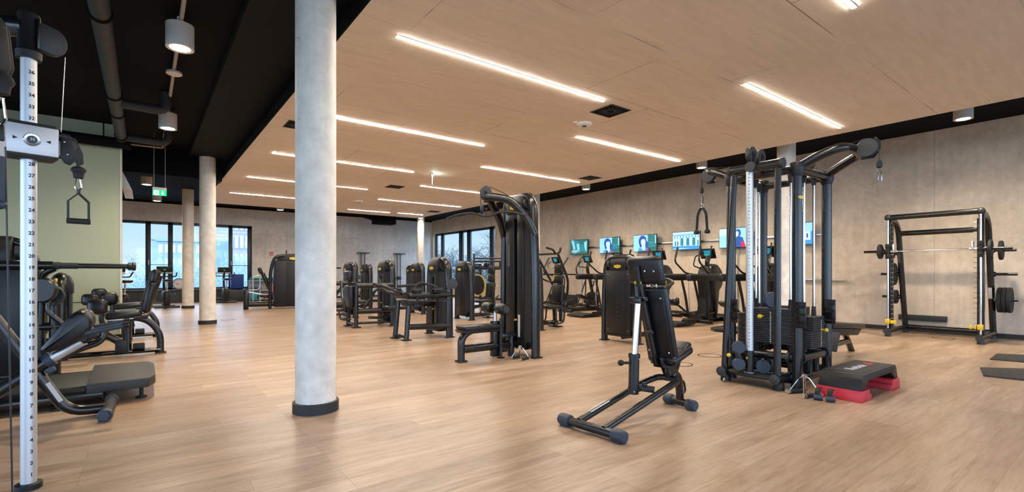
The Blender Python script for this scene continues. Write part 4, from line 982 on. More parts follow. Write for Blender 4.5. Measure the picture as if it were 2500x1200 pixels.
for s in (-1,1):
    part('sleeve', B().cyl((0,s*.60,0),(0,s*1.02,0),.025,n=16).cyl((0,s*.69,0),(0,s*.72,0),.045,n=18), 'satin', bar)
    part('safety_hook', B().prism([(-.03,-.03),(.03,-.03),(.035,.03),(.01,.13),(-.02,.14),(-.03,.05)], (-.02,s*.545,.0), (1,0,0), (0,0,1), (0,.03,0), bev=.006).cyl((0,s*.50,0),(0,s*.59,0),.026,n=14), 'steel', bar)
    part('collar_clip', B().tube([(.0,s*.80-.03,.03),(0,s*.80,-.03),(0,s*.80+.03,-.06),(0,s*.8+.03,.02)], .004, n=6), 'chrome', bar)
def plate(label, x, y, z, r, t, grp='weight plates at the smith machine'):
    o = thing('weight_plate', label, 'weight plate', (x, y, z), 0, grp)
    part('disc', B().lathe([(.027,-t/2),(r*.45,-t/2),(r*.5,-t*.32),(r*.8,-t*.32),(r*.86,-t/2),(r*.97,-t/2),(r,-t*.3),(r,t*.3),(r*.97,t/2),(r*.86,t/2),(r*.8,t*.32),(r*.5,t*.32),(r*.45,t/2),(.027,t/2)], (0,0,0), (0,1,0), 36), 'rubber', o)
    for k in range(3):
        a = 2*PI*k/3+.5; part('grip_slot', B().box((r*.66*math.cos(a),0,r*.66*math.sin(a)),(r*.42,t*.7,r*.14),(0,-a+PI/2,0),r*.05), 'dark', o)
    part('hub', B().lathe([(.026,-t*.55),(.045,-t*.55),(.045,t*.55),(.026,t*.55)], (0,0,0), (0,1,0), 20), 'greyp', o)
bx, by, bz = 11.25, 2.36, 1.61
plate('small black plate on the left end of the barbell', bx, by+.76, bz, .14, .04)
plate('small black plate on the right end of the barbell', bx, by-.76, bz, .15, .04)
x1, x2, x3 = 11.25+.735, 11.25+.84, 11.25+.93
plate('black plate on the upper right storage peg of the smith machine', x1, by-.64-.15, 1.60, .17, .045)
for k, q in enumerate(('innermost', 'middle', 'outermost')): plate('%s large black plate of three on the lower right peg' % q, x3, by-.64-.11-.062*k, .72, .225, .055)
plate('small black plate on the upper left storage peg of the smith machine', x1, by+.64+.12, 1.60, .11, .04)
plate('large black plate on the middle left storage peg of the smith machine', x2, by+.64+.13, 1.18, .225, .05)
for k, q in enumerate(('inner', 'outer')): plate('%s medium black plate of two on the lower left peg' % q, x3, by+.64+.12+.06*k, .72, .14, .05)
o = part('wall_heater', B().span((XR-.09,2.40,.235),(XR-.004,3.16,.345), bev=.006), 'darkgrey'); tag(o, 'long black box fixed low on the right wall behind the smith machine', 'wall box')
# --- cardio machines along the screens wall ------------------------------------------
def console(o, c, tilt, w=.40, h=.26):
    R = Euler((0, tilt, 0)).to_matrix().to_4x4(); R.translation = V(c)
    def at(b): b.bm.transform(R); return b
    p = part('console', at(B().box((0,0,0),(.035,w,h),bev=.014)), 'plastic', o)
    part('screen_glass', at(B().box((-.0185,0,.015),(.003,w*.92,h*.72))), 'scr_dark', p)
    part('display', at(B().box((-.0205,0,.02),(.002,w*.46,h*.52))), 'scr_blue', p, 'lit blue display')
    part('display_bar', at(B().box((-.0218,.02,-.03),(.001,w*.26,.016))), 'scr_green', p, 'lit green display bar')
    part('button_strip', at(B().box((-.020,0,-h*.42),(.006,w*.3,.022),bev=.004)), 'yellow', p, 'yellow button strip')
    return p
def vario(label, y):
    o = thing('cross_trainer', label, 'cardio machine', (11.0, y, 0), 0, 'cross trainers with hanging pedals')
    part('base_frame', B().tube([(-.95,0,.06),(.75,0,.06)], .055, n=12).tube([(.65,-.34,.05),(.65,.34,.05)], .05, n=10).tube([(-.35,-.38,.05),(-.35,.38,.05)], .045, n=10), 'black', o)
    part('rear_step', B().prism([(-1.68,.02),(-1.66,.085),(-1.18,.095),(-.95,.05),(-.95,.02)], (0,0,0), (1,0,0), (0,0,1), (0,.62,0), bev=.012), 'plastic', o)
    part('column', B().prism([(-.16,.10),(.26,.10),(.36,.75),(.40,1.10),(.36,1.30),(.18,1.42),(-.02,1.36),(-.14,1.1),(-.05,.6)], (0,0,0), (1,0,0), (0,0,1), (0,.36,0), bev=.06), 'shroud', o)
    part('drum', B().lathe([(.05,-.16),(.30,-.15),(.36,-.10),(.37,0),(.36,.10),(.30,.15),(.05,.16)], (.24,0,1.06), (0,1,0), 32), 'plastic', o)
    badge(o, (-.03,-.0,.80), (0,-1,0), (.1,0,1), .12, lettering=False)
    for s in (-1,1):
        r = part('side_rail', B().span((-1.28,s*.33-.065,1.02),(.42,s*.33+.065,1.18), bev=.05, seg=3), 'plastic', o)
        if s < 0: badge(r, (-.30,s*.33-.057,1.105), (1,0,0), (0,0,1), .12, lettering=False)
        part('rail_strut', B().tube([(-.55,s*.30,1.05),(-.42,s*.28,.62),(-.32,s*.26,.08)], .03, n=10, bend=.15, flat=(.035,.022)), 'black', o)
        part('rail_strut', B().tube([(-.12,s*.24,1.05),(.05,s*.22,.5),(.12,s*.20,.10)], .03, n=10, bend=.15, flat=(.035,.022)), 'black', o)
        part('hanger_rod', B().cyl((-1.20,s*.30,1.05),(-1.12,s*.28,.42+.14*s),.009,n=8), 'steel', o)
        zp = .34+.14*s
        part('pedal', B().prism([(-1.32,zp+.10),(-1.22,zp+.02),(-.92,zp-.06),(-.84,zp),(-.86,zp+.10),(-1.0,zp+.03),(-1.25,zp+.13)], (0,s*.26,0), (1,0,0), (0,0,1), (0,.20,0), bev=.012).tube([(-1.05,s*.26-.09,zp+.03),(-.96,s*.26-.09,zp+.14),(-.86,s*.26-.09,zp+.10)],.014,n=6), 'plastic', o)
        part('pedal_link', B().tube([(-.86,s*.26,zp),(-.4,s*.24,.22),(.05,s*.2,.24)], .026, n=8), 'black', o)
        part('moving_handle', B().tube([(-.72,s*.30,1.80),(-.82,s*.32,1.48),(-.40,s*.30,1.20),(.0,s*.22,1.15)], .021, n=10, bend=.1), 'satin', o)
        part('hand_grip', B().cyl((-.715,s*.30,1.82),(-.79,s*.313,1.58),.025,n=12), 'rubber', o)
        part('fixed_handle', B().tube([(.02,s*.10,1.30),(-.22,s*.20,1.38),(-.12,s*.20,1.62),(.02,s*.16,1.64)], .016, n=8, bend=.06), 'satin', o)
    part('console_mast', B().tube([(.10,0,1.35),(.06,0,1.50),(.12,0,1.62)], .045, n=12, flat=(.06,.035)), 'black', o)
    console(o, (.10,0,1.68), -.35)
    part('upright_grip', B().cyl((.02,-.10,1.52),(.04,-.13,1.84),.016,n=10).sph((.042,-.133,1.85),.022,10), 'satin', o)
vario('black hanging pedal cross trainer behind the cable tower, furthest right of the row', 5.18)
vario('black hanging pedal cross trainer just left of the cable tower', 6.60)
vario('black hanging pedal cross trainer behind the headrest of the adjustable bench', 8.02)
vario('black hanging pedal cross trainer mostly hidden behind the plain tower with vertical lettering', 9.45)
def elliptical(label, y):
    o = thing('elliptical_trainer', label, 'cardio machine', (11.0, y, 0), 0, 'slim elliptical trainers')
    part('base_frame', B().tube([(-.75,0,.07),(.75,0,.07)], .06, n=12).tube([(.68,-.30,.05),(.68,.30,.05)], .05, n=10).tube([(-.70,-.30,.05),(-.70,.30,.05)], .05, n=10), 'black', o)
    part('flywheel_housing', B().lathe([(.05,-.10),(.24,-.10),(.28,-.06),(.28,.06),(.24,.10),(.05,.10)], (.48,0,.32), (0,1,0), 26), 'plastic', o)
    part('mast', B().tube([(.62,0,.10),(.40,0,.95),(.26,0,1.32),(.32,0,1.55)], .05, n=12, flat=(.06,.04), bend=.15), 'black', o)
    console(o, (.28,0,1.64), -.45, .36, .24)
    for s in (-1,1):
        part('moving_handle', B().tube([(-.30,s*.30,1.68),(-.56,s*.32,1.34),(-.50,s*.31,1.16),(.22,s*.24,1.15),(.46,s*.26,1.08),(.44,s*.24,.60),(.34,s*.22,.24)], .022, n=10, bend=.12), 'satin', o)
        part('hand_grip', B().cyl((-.285,s*.30,1.70),(-.42,s*.31,1.52),.026,n=12), 'rubber', o)
        part('link_bar', B().tube([(.40,s*.20,.98),(.18,s*.20,.50),(.02,s*.18,.24)], .02, n=8), 'black', o)
        part('pedal', B().prism([(-.70,.20+.05*s),(-.20,.27+.05*s),(-.18,.32+.05*s),(-.30,.31+.05*s),(-.68,.25+.05*s)], (0,s*.17,0), (1,0,0), (0,0,1), (0,.17,0), bev=.012), 'plastic', o)
        part('fixed_handle', B().tube([(.26,s*.04,1.38),(.06,s*.18,1.40),(.10,s*.18,1.52),(.20,s*.14,1.60)], .015, n=8, bend=.05), 'satin', o)
    part('cup_peg', B().cyl((.40,-.10,1.02),(.28,-.16,1.0),.018,n=8).cyl((.42,-.10,.94),(.30,-.16,.92),.018,n=8), 'plastic', o)
elliptical('black slim elliptical trainer below the leftmost wall screen, nearer the lettered tower', 10.85)
elliptical('black slim elliptical trainer partly behind the overhead press machine', 12.35)
o = thing('ski_trainer', 'black cardio machine with round yellow edged flywheel in front of the side window', 'cardio machine', (9.3, 14.2, 0), .2)
part('flywheel', B().lathe([(.03,-.04),(.32,-.04),(.35,0),(.32,.04),(.03,.04)], (0,0,.78), (1,0,0), 32), 'plastic', o)
part('flywheel_rim', B().lathe([(.345,-.02),(.365,-.02),(.365,.02),(.345,.02)], (0,0,.78), (1,0,0), 32), 'yellow', o, 'yellow rim')
part('frame', B().tube([(-.5,0,.05),(.7,0,.05)],.05,n=10).tube([(.1,0,.05),(.12,0,1.4)],.045,n=10).tube([(-.4,-.3,.05),(-.4,.3,.05)],.045,n=10), 'black', o)
console(o, (.0,0,1.42), -.4, .36, .22)
for s in (-1,1): part('handle', B().tube([(.1,s*.06,1.2),(-.2,s*.28,1.28),(-.38,s*.28,1.42)],.022,n=8,bend=.08), 'satin', o)
# --- wall screens --------------------------------------------------------------------
def screen(label, yc, kind, zc=2.132, w=.89, h=.53):
    o = thing('wall_screen', label, 'television', (XR-.17, yc, zc), 0, 'wall mounted screens')
    part('casing', B().box((0,0,0),(.04,w,h),bev=.006), 'scr_dark', o)
    part('wall_bracket', B().span((.02,-.12,-.10),(.167,.12,.10), bev=.008), 'darkgrey', o)
    iw, ih = w-.026, h-.026; lay = [0]
    pic = B(); pic.box((-.0212,0,0),(.001,iw,ih))
    base = dict(forest='scr_c', face='scr_a', arcade='scr_a', blue='scr_a', city='scr_e')[kind]
    p = part('picture', pic, base, o, 'lit picture')
    def put(nm, m, polys):
        lay[0] += 1; b = B()
        if nm == 'light_shaft' and len(polys) > 1:
            for q in polys: put(nm, m, [q])
            return
        for q in polys: b.prism([(u*iw,v*ih) for u, v in q], (-.0218-.0006*lay[0],0,0), (0,-1,0), (0,0,1), (.0005,0,0))
        part(nm, b, m, p)
    def ell(cx, cy, rx, ry, n=18, a0=0, a1=2*PI): return [(cx+rx*math.cos(a0+(a1-a0)*i/n), cy+ry*math.sin(a0+(a1-a0)*i/n)) for i in range(n)]
    R = lambda a,b_,c,d: [(a,b_),(c,b_),(c,d),(a,d)]
    if kind == 'face':
        put('green_panel','scr_g',[R(.14,-.5,.5,.5)]); put('teal_blocks','scr_c',[R(.18,.18,.42,.44),R(.17,-.10,.40,.10)]); put('bright_edge','scr_a',[R(.44,-.05,.49,.46)])
        put('green_blocks','scr_g',[R(.20,.22,.29,.40),R(.31,.22,.40,.40)]); put('teal_floor','scr_c',[[(.14,-.16),(.5,-.12),(.5,-.22),(.14,-.26)]])
        put('hair','scr_b',[ell(-.09,.14,.17,.33),[(-.26,.10),(-.20,-.26),(-.05,-.2),(.0,.2)],[(.02,.2),(.15,.05),(.16,-.42),(.02,-.4)]])
        put('coat','scr_e',[[(-.30,-.5),(-.24,-.28),(-.02,-.34),(.12,-.30),(.20,-.5)]]); put('neck','scr_d',[[(-.12,-.02),(.02,-.02),(.04,-.36),(-.04,-.46),(-.12,-.34)]])
        put('face','scr_d',[ell(-.06,.06,.105,.24)]); put('fringe','scr_b',[[(-.18,.2),(-.10,.36),(.06,.34),(.07,.14),(.02,.24),(-.08,.25)]])
        put('features','scr_e',[ell(-.10,.09,.022,.018,8),ell(-.015,.09,.022,.018,8),[(-.09,-.07),(-.02,-.07),(-.04,-.095),(-.07,-.095)],[(-.055,.06),(-.045,.06),(-.04,.0),(-.06,.0)]]); put('lapel','scr_r',[[(.10,-.5),(.07,-.36),(.13,-.34),(.18,-.5)]])
    elif kind == 'arcade':
        put('sky','scr_d',[[(-.5,.36),(.5,.44),(.5,.5),(-.5,.5)]]); put('pavement','scr_e',[R(-.5,-.5,.5,-.30)]); put('bright_road','scr_a',[[(-.5,-.44),(-.2,-.40),(.2,-.46),(-.5,-.5)]])
        put('front','scr_d',[R(-.5,-.30,.5,.30)]); put('cornice','scr_e',[R(-.5,.30,.5,.33),R(-.5,.12,.5,.135)])
        put('arches','scr_c',[R(-.20+.22*k,-.28,-.09+.22*k,.04)+ell(-.145+.22*k,.04,.055,.13,10,0,PI) for k in range(3)]+[R(-.42+.09*k,-.28,-.37+.09*k,-.02) for k in range(2)]+[R(.42,-.28,.47,0)])
        put('windows','scr_e',[R(-.44+.11*k,.17,-.40+.11*k,.27) for k in range(9)])
    elif kind == 'forest':
        put('dark_left','scr_g',[[(-.5,-.5),(-.28,-.5),(-.36,.1),(-.5,.3)],[(-.2,-.5),(.5,-.5),(.5,-.36),(.1,-.3)],[(-.1,.5),(.5,.5),(.34,.1),(.1,.2)]])
        put('light_shaft','scr_a',[[(-.42,.5),(-.30,.5),(-.20,-.1),(-.30,-.2)],[(.30,.3),(.46,.4),(.44,-.36),(.36,-.2)],[(-.12,.2),(.0,.26),(.06,-.2),(-.06,-.24)]])
        put('caption','scr_d',[R(-.40,-.26,-.06,-.225),R(-.40,-.32,.06,-.285),R(-.40,-.38,-.12,-.345)])
    elif kind == 'blue':
        put('haze','scr_d',[[(-.5,.1),(-.1,.2),(-.1,.5),(-.5,.5)]]); put('person_shape','scr_b',[ell(.10,.24,.09,.2),[(-.02,-.5),(.0,-.1),(.08,.1),(.24,.0),(.34,-.5)]]); put('face','scr_d',[ell(.07,.2,.05,.14)]); put('red_coat','scr_r',[[(.20,-.5),(.18,-.2),(.28,-.2),(.34,-.5)]]); put('green_side','scr_c',[R(.36,-.5,.5,.5)]); put('caption','scr_d',[R(-.46,-.42,-.2,-.39)])
    else:
        put('sky','scr_a',[R(-.5,.1,.5,.5)]); put('buildings','scr_d',[R(-.5+.2*k,-.3,-.36+.2*k,.1+.12*(k%2)) for k in range(5)]); put('dark_windows','scr_b',[R(-.46+.2*k,-.2,-.42+.2*k,.0) for k in range(5)])
screen('wall screen showing a misty green forest, leftmost of the row', 12.37, 'forest')
screen('wall screen showing a dark haired face, second from the left in the row', 10.94, 'face')
screen('wall screen showing a dark haired face, third from the left in the row', 9.50, 'face')
screen('wall screen showing a pale building with tall arches', 8.06, 'arcade')
screen('wall screen with a person in blue and red seen through the cable tower', 6.61, 'blue')
screen('wall screen cut by a concrete column behind the cable tower', 5.17, 'city')
o = thing('cable_trunking', 'silver horizontal trunking linking the wall screens', 'trunking', (XR, 0, 2.10))
part('rail', B().span((-.05,4.6,-.025),(-.002,12.9,.025), bev=.006), 'steel', o)
for y in (12.37, 9.9, 6.61): part('drop', B().span((-.03,y-.02,-2.02),(-.002,y+.02,-.02)), 'steel', o)
o = part('wall_rail', B().cyl((XR-.06,4.1,1.04),(XR-.06,6.0,1.04),.025,n=12).cyl((XR-.06,4.3,1.04),(XR,4.3,1.04),.02,n=8).cyl((XR-.06,5.8,1.04),(XR,5.8,1.04),.02,n=8), 'steel'); tag(o, 'short silver rail on the right wall behind the cable tower', 'rail')
b = B(); b.span((XR-.10,12.6,.05),(XR-.004,14.1,.40), bev=.01); o = part('floor_box', b, 'darkgrey'); tag(o, 'low dark box against the right wall behind the slim elliptical trainers', 'wall box')

# --- left side: foreground cable column ------------------------------------------------
o = thing('cable_crossover', 'foreground cable machine with numbered silver pole and grey carriage marked 30', 'exercise machine', (-.512, 3.782, 0))
pole = part('numbered_pole', B().cyl((0,0,.03),(0,0,2.44),.0345,n=36), 'alu', o, 'silver numbered pole')
n = V((.449,-.893,0)); rt = V((.893,.449,0)); b = B()
for k in range(1, 37):
    if k in (29, 30, 31): continue
    b.text(str(k), face_mx(n*.0352+V((0,0,.083+(k-1)*.0637)), rt, (0,0,1)), .027, .0003, fat=.0007)
part('numerals', b, 'ink', pole, 'printed black numerals')
part('base_flange', B().lathe([(.036,.0),(.058,0),(.058,.03),(.036,.034)], n=28), 'plastic', o)
part('top_cap', B().lathe([(.036,2.39),(.054,2.39),(.056,2.43),(.048,2.44),(.048,2.63),(.044,2.645),(0,2.648)], n=28), 'plastic', o)
part('cap_plate', B().box((.040,-.028,2.53),(.012,.05,.17),(0,0,.3),.003).sph((.046,-.036,2.60),(.008,.008,.008),8).sph((.046,-.036,2.46),(.008,.008,.008),8), 'black', o)
part('pulley_cover', B().prism([(0,-.075)]+[(.062+.066*math.cos(a),(.075 if a > 0 else .085)*math.sin(a)+.0) for a in [-1.5+.24*k for k in range(13)]]+[(0,.085)], (.035,.01,2.53), (.9,.43,0), (0,0,1), (-.02,.04,0), bev=.010), 'greyp', o)
part('cross_tube', B().tube([(0,.0,2.565),(-.18,.13,2.59),(-.55,.41,2.60)], .054, n=20), 'satin', o)
part('pull_up_bar', B().tube([(-.15,-1.0,2.385),(-.10,-.95,2.41),(-.07,-.935,2.44),(-.03,-.95,2.55),(.02,-1.0,2.70)], .034, n=16, bend=.06), 'rubber', o)
part('hang_cable', B().cyl((.145,.055,2.46),(.128,.048,2.02),.0022,n=6), 'steel', o)
cr = part('carriage', B().box((.006,-.012,1.93),(.225,.135,.20),(0,0,.26),.022,3), 'greyp', o, 'grey sliding carriage')
fn = V((.257,-.966,0)); fr = V((.966,.257,0)); fo = V((.006,-.012,1.93))+fn*.068
def fp(u, v, d=0.): return fo+fr*u+V((0,0,v))+fn*d
b = B(); b.prism([(-.108,-.078),(.108,-.078),(.108,.078),(-.108,.078)], fo, fr, (0,0,1), fn*.004, bev=.0015); part('face_plate', b, 'silver', cr, 'silver face plate')
part('dial_rim', B().lathe([(.022,.0),(.036,.001),(.032,.006),(.022,.004)], fp(0,0,.002), fn, 30), 'steel', cr)
part('dial', B().lathe([(0,.0),(.022,0),(.020,.012),(0,.013)], fp(0,0,.002), fn, 26), 'bluegrey', cr, 'dark blue dial button')
part('dial_number', B().text('30', face_mx(fp(0,0,.0155), fr, (0,0,1)), .022, .0003), 'whiteink', cr)
b = B()
for s in (-1,1): b.prism([(s*.075,-.009),(s*.075,.009),(s*.055,0)], fp(0,0,.0028), fr, (0,0,1), fn*.001)
part('pointer_marks', b, 'ink', cr)
sw = part('swivel_pulley', B().prism([(.135,.075),(.175,.07),(.20,-.02),(.205,-.07),(.175,-.105),(.15,-.095),(.135,-.06)], V((0,-.03,1.93)), (.966,.257,0), (0,0,1), fn*.012, bev=.003), 'plastic', o)
part('swivel_cheek', B().prism([(.15,.075),(.19,.06),(.222,-.02),(.225,-.08),(.195,-.10)], V((.008,.012,1.93)), (.966,.257,0), (0,0,1), fn*.012, bev=.003), 'plastic', sw)
part('hinge_brackets', B().beam(V((.09,.0,1.99)),V((.155,.02,1.985)),.03,.012).beam(V((.09,.0,1.87)),V((.155,.02,1.865)),.03,.012), 'plastic', sw)
part('pulley_wheel', B().lathe([(.0,-.006),(.026,-.006),(.022,0),(.026,.006),(.0,.006)], V((.175,.018,1.94)), fn, 20), 'greyp', sw)
part('screws', B().sph(V((.145,.001,1.955)),(.008,.008,.008),8).sph(V((.158,.004,1.885)),(.008,.008,.008),8), 'steel', sw)
hp = V((.205,.035,0))
part('cable_stop', B().lathe([(.012,1.755),(.022,1.757),(.025,1.775),(.027,1.79),(.033,1.797),(.036,1.803),(.035,1.811),(.028,1.82),(.012,1.828)], hp, n=22), 'rubber', o)
# far left pulley of the same frame, only its edge in view
lp = V((.045,-.93,0))
part('left_pulley', B().prism([(-.06,.12),(-.01,.14),(.016,.10),(.032,-.06),(.02,-.10),(-.06,-.10)], lp+V((0,0,2.12)), (.85,.5,0), (0,0,1), fn*.014, bev=.003).prism([(-.08,.12),(-.03,.14),(-.004,.10),(.012,-.06),(.0,-.10),(-.08,-.10)], lp+V((.02,.05,2.12)), (.85,.5,0), (0,0,1), fn*.014, bev=.003), 'plastic', o)
part('left_stop', B().lathe([(.012,1.93),(.026,1.935),(.030,1.965),(.042,1.985),(.036,2.005),(.012,2.03)], lp, n=22), 'rubber', o)
part('left_cable', B().cyl(lp+V((.012,0,1.72)),lp+V((.03,.04,.02)),.0035,n=6), 'cable', o)
def snap(b, c, w, h): c = V(c); return b.tube([c+V((-w*.4,-w*.1,0)),c+V((-w,-w*.25,-h*.75)),c+V((0,0,-h)),c+V((w,w*.25,-h*.75)),c+V((w*.4,w*.1,0))], .0045, n=8, bend=.01, closed=True)
g = thing('stirrup_handle', 'black stirrup handle hanging from the pole carriage on a snap hook', 'cable handle', tuple(V((-.512,3.782,0))+hp+V((0,0,1.755))))
part('snap_hook', snap(B(), (0,0,0), .016, .075), 'chrome', g, 'chrome snap hook')
part('swivel_ring', B().cyl((0,0,-.085),(0,0,-.06),.010,n=12), 'black', g)
q = V((.966,.257,0)).normalized(); r_ = lambda u, v: q*u+V((0,0,v))
part('strap', B().beam(r_(0,-.085),r_(-.046,-.135),.006,.034,(.25,-.96,0)).beam(r_(0,-.085),r_(.046,-.135),.006,.034,(.25,-.96,0)).beam(r_(-.046,-.132),r_(-.046,-.24),.006,.034,(.25,-.96,0)).beam(r_(.046,-.132),r_(.046,-.24),.006,.034,(.25,-.96,0)), 'plastic', g)
part('grip', B().cyl(r_(-.052,-.25),r_(.052,-.25),.017,n=18), 'rubber', g)
g = thing('stirrup_handle', 'blue black strap handle hanging at the left picture edge beside the pole', 'cable handle', tuple(V((-.512,3.782,0))+lp+V((0,0,1.92))))
part('snap_hook', snap(B(), (0,0,.0), .014, .12), 'chrome', g, 'chrome snap hook')
part('strap_eye', B().box((0,0,-.145),(.022,.022,.07),bev=.006), 'plastic', g)
part('strap', B().box((-.012,-.005,-.20),(.055,.012,.10),(0,0,.4),.003), 'sticker', g, 'grey strap'); part('hand_loop', B().box((-.012,-.005,-.34),(.05,.02,.20),(0,0,.4),.006).sph((-.005,-.005,-.44),(.026,.018,.02),12), 'bluegrey', g)

# --- left side machines -----------------------------------------------------------------
o = thing('back_extension_bench', 'black back extension bench with wedge pads on a silver tube and floor roller', 'bench', (-.50, 5.38, 0))
part('foot_roller', B().cyl((.25,-.30,.052),(.27,.34,.052),.042,n=22), 'rubber', o)
for y, s in ((-.30,-1),(.34,1)): part('roller_cap', B().lathe([(.043,-.05),(.052,-.045),(.052,-.01),(.045,.0),(0,.002)], (.25 if s<0 else .27,y,.052), (0,s,0), 22), 'bluegrey', o)
part('foot_tube', B().tube([(.25,-.0,.055),(.0,-.0,.06),(-.18,-.0,.40),(-.42,0,.86)], .042, n=16, bend=.16), 'satin', o)
part('sticker', B().beam((-.035,-.04,.16),(-.115,-.04,.32),.03,.004,(0,-1,0)), 'sticker', o)
part('outer_sleeve', B().cyl((-.62,0,.12),(-.10,0,.505),.052,n=20), 'satin', o); part('sleeve_collar', B().lathe([(.052,-.03),(.060,-.03),(.060,.02),(.045,.02)], (-.11,0,.50), (.80,0,.59), 22).box((-.10,-.02,.42),(.06,.05,.05),(0,-.6,0),.01).box((-.20,-.05,.52),(.05,.05,.05),(0,-.6,0),.01), 'bluegrey', o)
part('inner_tube', B().cyl((-.12,0,.498),(.10,0,.640),.042,n=22), 'alu', o, 'silver inner tube')
part('tube_marks', B().beam((-.09,-.034,.545),(.06,-.034,.645),.016,.004,(0,-1,.3)), 'ink', o)
part('pad_bracket', B().box((.13,0,.68),(.12,.16,.09),(0,-.6,0),.02).cyl((.10,-.12,.67),(.10,.12,.67),.03,n=12), 'plastic', o)
part('rear_foot', B().tube([(-.62,-.3,.05),(-.62,.3,.05)],.045,n=12).tube([(-.62,0,.05),(-.60,0,.16)],.05,n=12), 'satin', o)
for y in (-.13,.10):
    part('thigh_pad', B().prism([(-.15,.60),(-.12,.575),(-.02,.60),(.13,.70),(.17,.76),(.165,.84),(.13,.895),(.07,.90),(.02,.85)], (0,y,0), (1,0,0), (0,0,1), (0,.20,0), bev=.035, seg=3), 'vinyl', o)
for y in (-.20,.16):
    part('side_handle', B().tube([(.10,y,.715),(.37,y,.765)], .024, n=12), 'bluegrey', o)
    part('handle_end', B().cyl((.36,y,.763),(.40,y,.770),.028,n=12), 'plastic', o)

o = thing('platform_machine', 'low black machine base ending in a textured foot platform on the floor', 'exercise machine', (-.9, 6.3, 0))
part('foot_platform', B().prism([(.49,-.58),(.94,-.56),(.99,-.40),(.99,.36),(.94,.52),(.47,.60)], (0,0,.165), (1,0,0), (0,1,0), (0,0,.09), bev=.014), 'tread', o)
part('platform_logo', B().box((.86,-.02,.2115),(.04,.07,.001),(0,0,.1)), 'greyink', o)
part('belt_bed', B().prism([(-1.3,.10),(.50,.10),(.50,.175),(-1.3,.14)], (0,0,0), (1,0,0), (0,0,1), (0,.86,0), bev=.01), 'plastic', o)
for y in (-.50,.50): part('side_beam', B().tube([(-1.35,y,.10),(.60,y,.10)], .065, n=18), 'satin', o)
for x, y in ((.88,-.42),(.88,.42),(.30,-.52),(.30,.52)):
    part('levelling_foot', B().cyl((x,y,0),(x,y,.018),.045,n=16).cyl((x,y,.01),(x,y,.15),.018,n=10), 'rubber', o)

o = thing('multi_hip_machine', 'black weight tower machine with a long horizontal lever bar at the left edge', 'exercise machine', (-1.27, 7.25, 0), PI/2)
tower(o, 0, 0, .76, 1.58, -1, True, None, True, .50)
part('maker_label', B().box((-.238,-.02,1.42),(.004,.10,.05),bev=.001), 'silver', o)
part('screw_bar', B().tube([(-.20,-.5,1.28),(-.20,.42,1.28)], .045, n=14), 'satin', o)
part('lever_bar', B().tube([(-.20,-.40,1.28),(-.20,-1.15,1.275)], .028, n=14), 'satin', o)
part('lever_sleeve', B().cyl((-.20,-.30,1.28),(-.20,-.56,1.279),.038,n=18).cyl((-.20,-.56,1.279),(-.20,-.70,1.278),.033,n=16), 'rubber', o)
part('lever_cap', B().lathe([(.030,0),(.046,.01),(.042,.04),(.05,.05),(.048,.075),(0,.08)], (-.20,-1.12,1.275), (0,-1,0), 18), 'plastic', o)
part('lever_brace', B().tube([(-.20,-.52,1.25),(-.14,-.42,1.20),(-.06,-.40,1.05),(-.06,-.38,.5)], .032, n=12, bend=.1), 'satin', o)
part('knee_pad', B().lathe([(.02,-.04),(.115,-.04),(.13,-.02),(.13,.02),(.115,.04),(.02,.04)], (-.25,-.43,1.02), (.9,-.35,0), 28), 'vinyl', o)
part('pad_disc', B().lathe([(.02,-.02),(.10,-.02),(.11,0),(.10,.02),(.02,.02)], (-.18,-.50,.96), (.9,-.35,0), 24), 'greyp', o)
part('pad_arm', B().tube([(-.25,-.48,.92),(-.27,-.46,.80),(-.27,-.58,.66),(-.27,-.62,.60)], .024, n=12, bend=.08).sph((-.27,-.62,.60),.035,14), 'satin', o)
part('side_column', B().tube([(-.05,-.50,0),(-.05,-.50,.95)], .05, n=12).cyl((-.05,-.62,.62),(-.05,-.38,.62),.05,n=14), 'black', o)
part('hang_cable', B().cyl((-.1,-.57,.86),(-.1,-.57,.40),.004,n=6).lathe([(.01,0),(.03,.02),(.024,.08),(.01,.12)], (-.1,-.57,.30), n=14), 'cable', o)

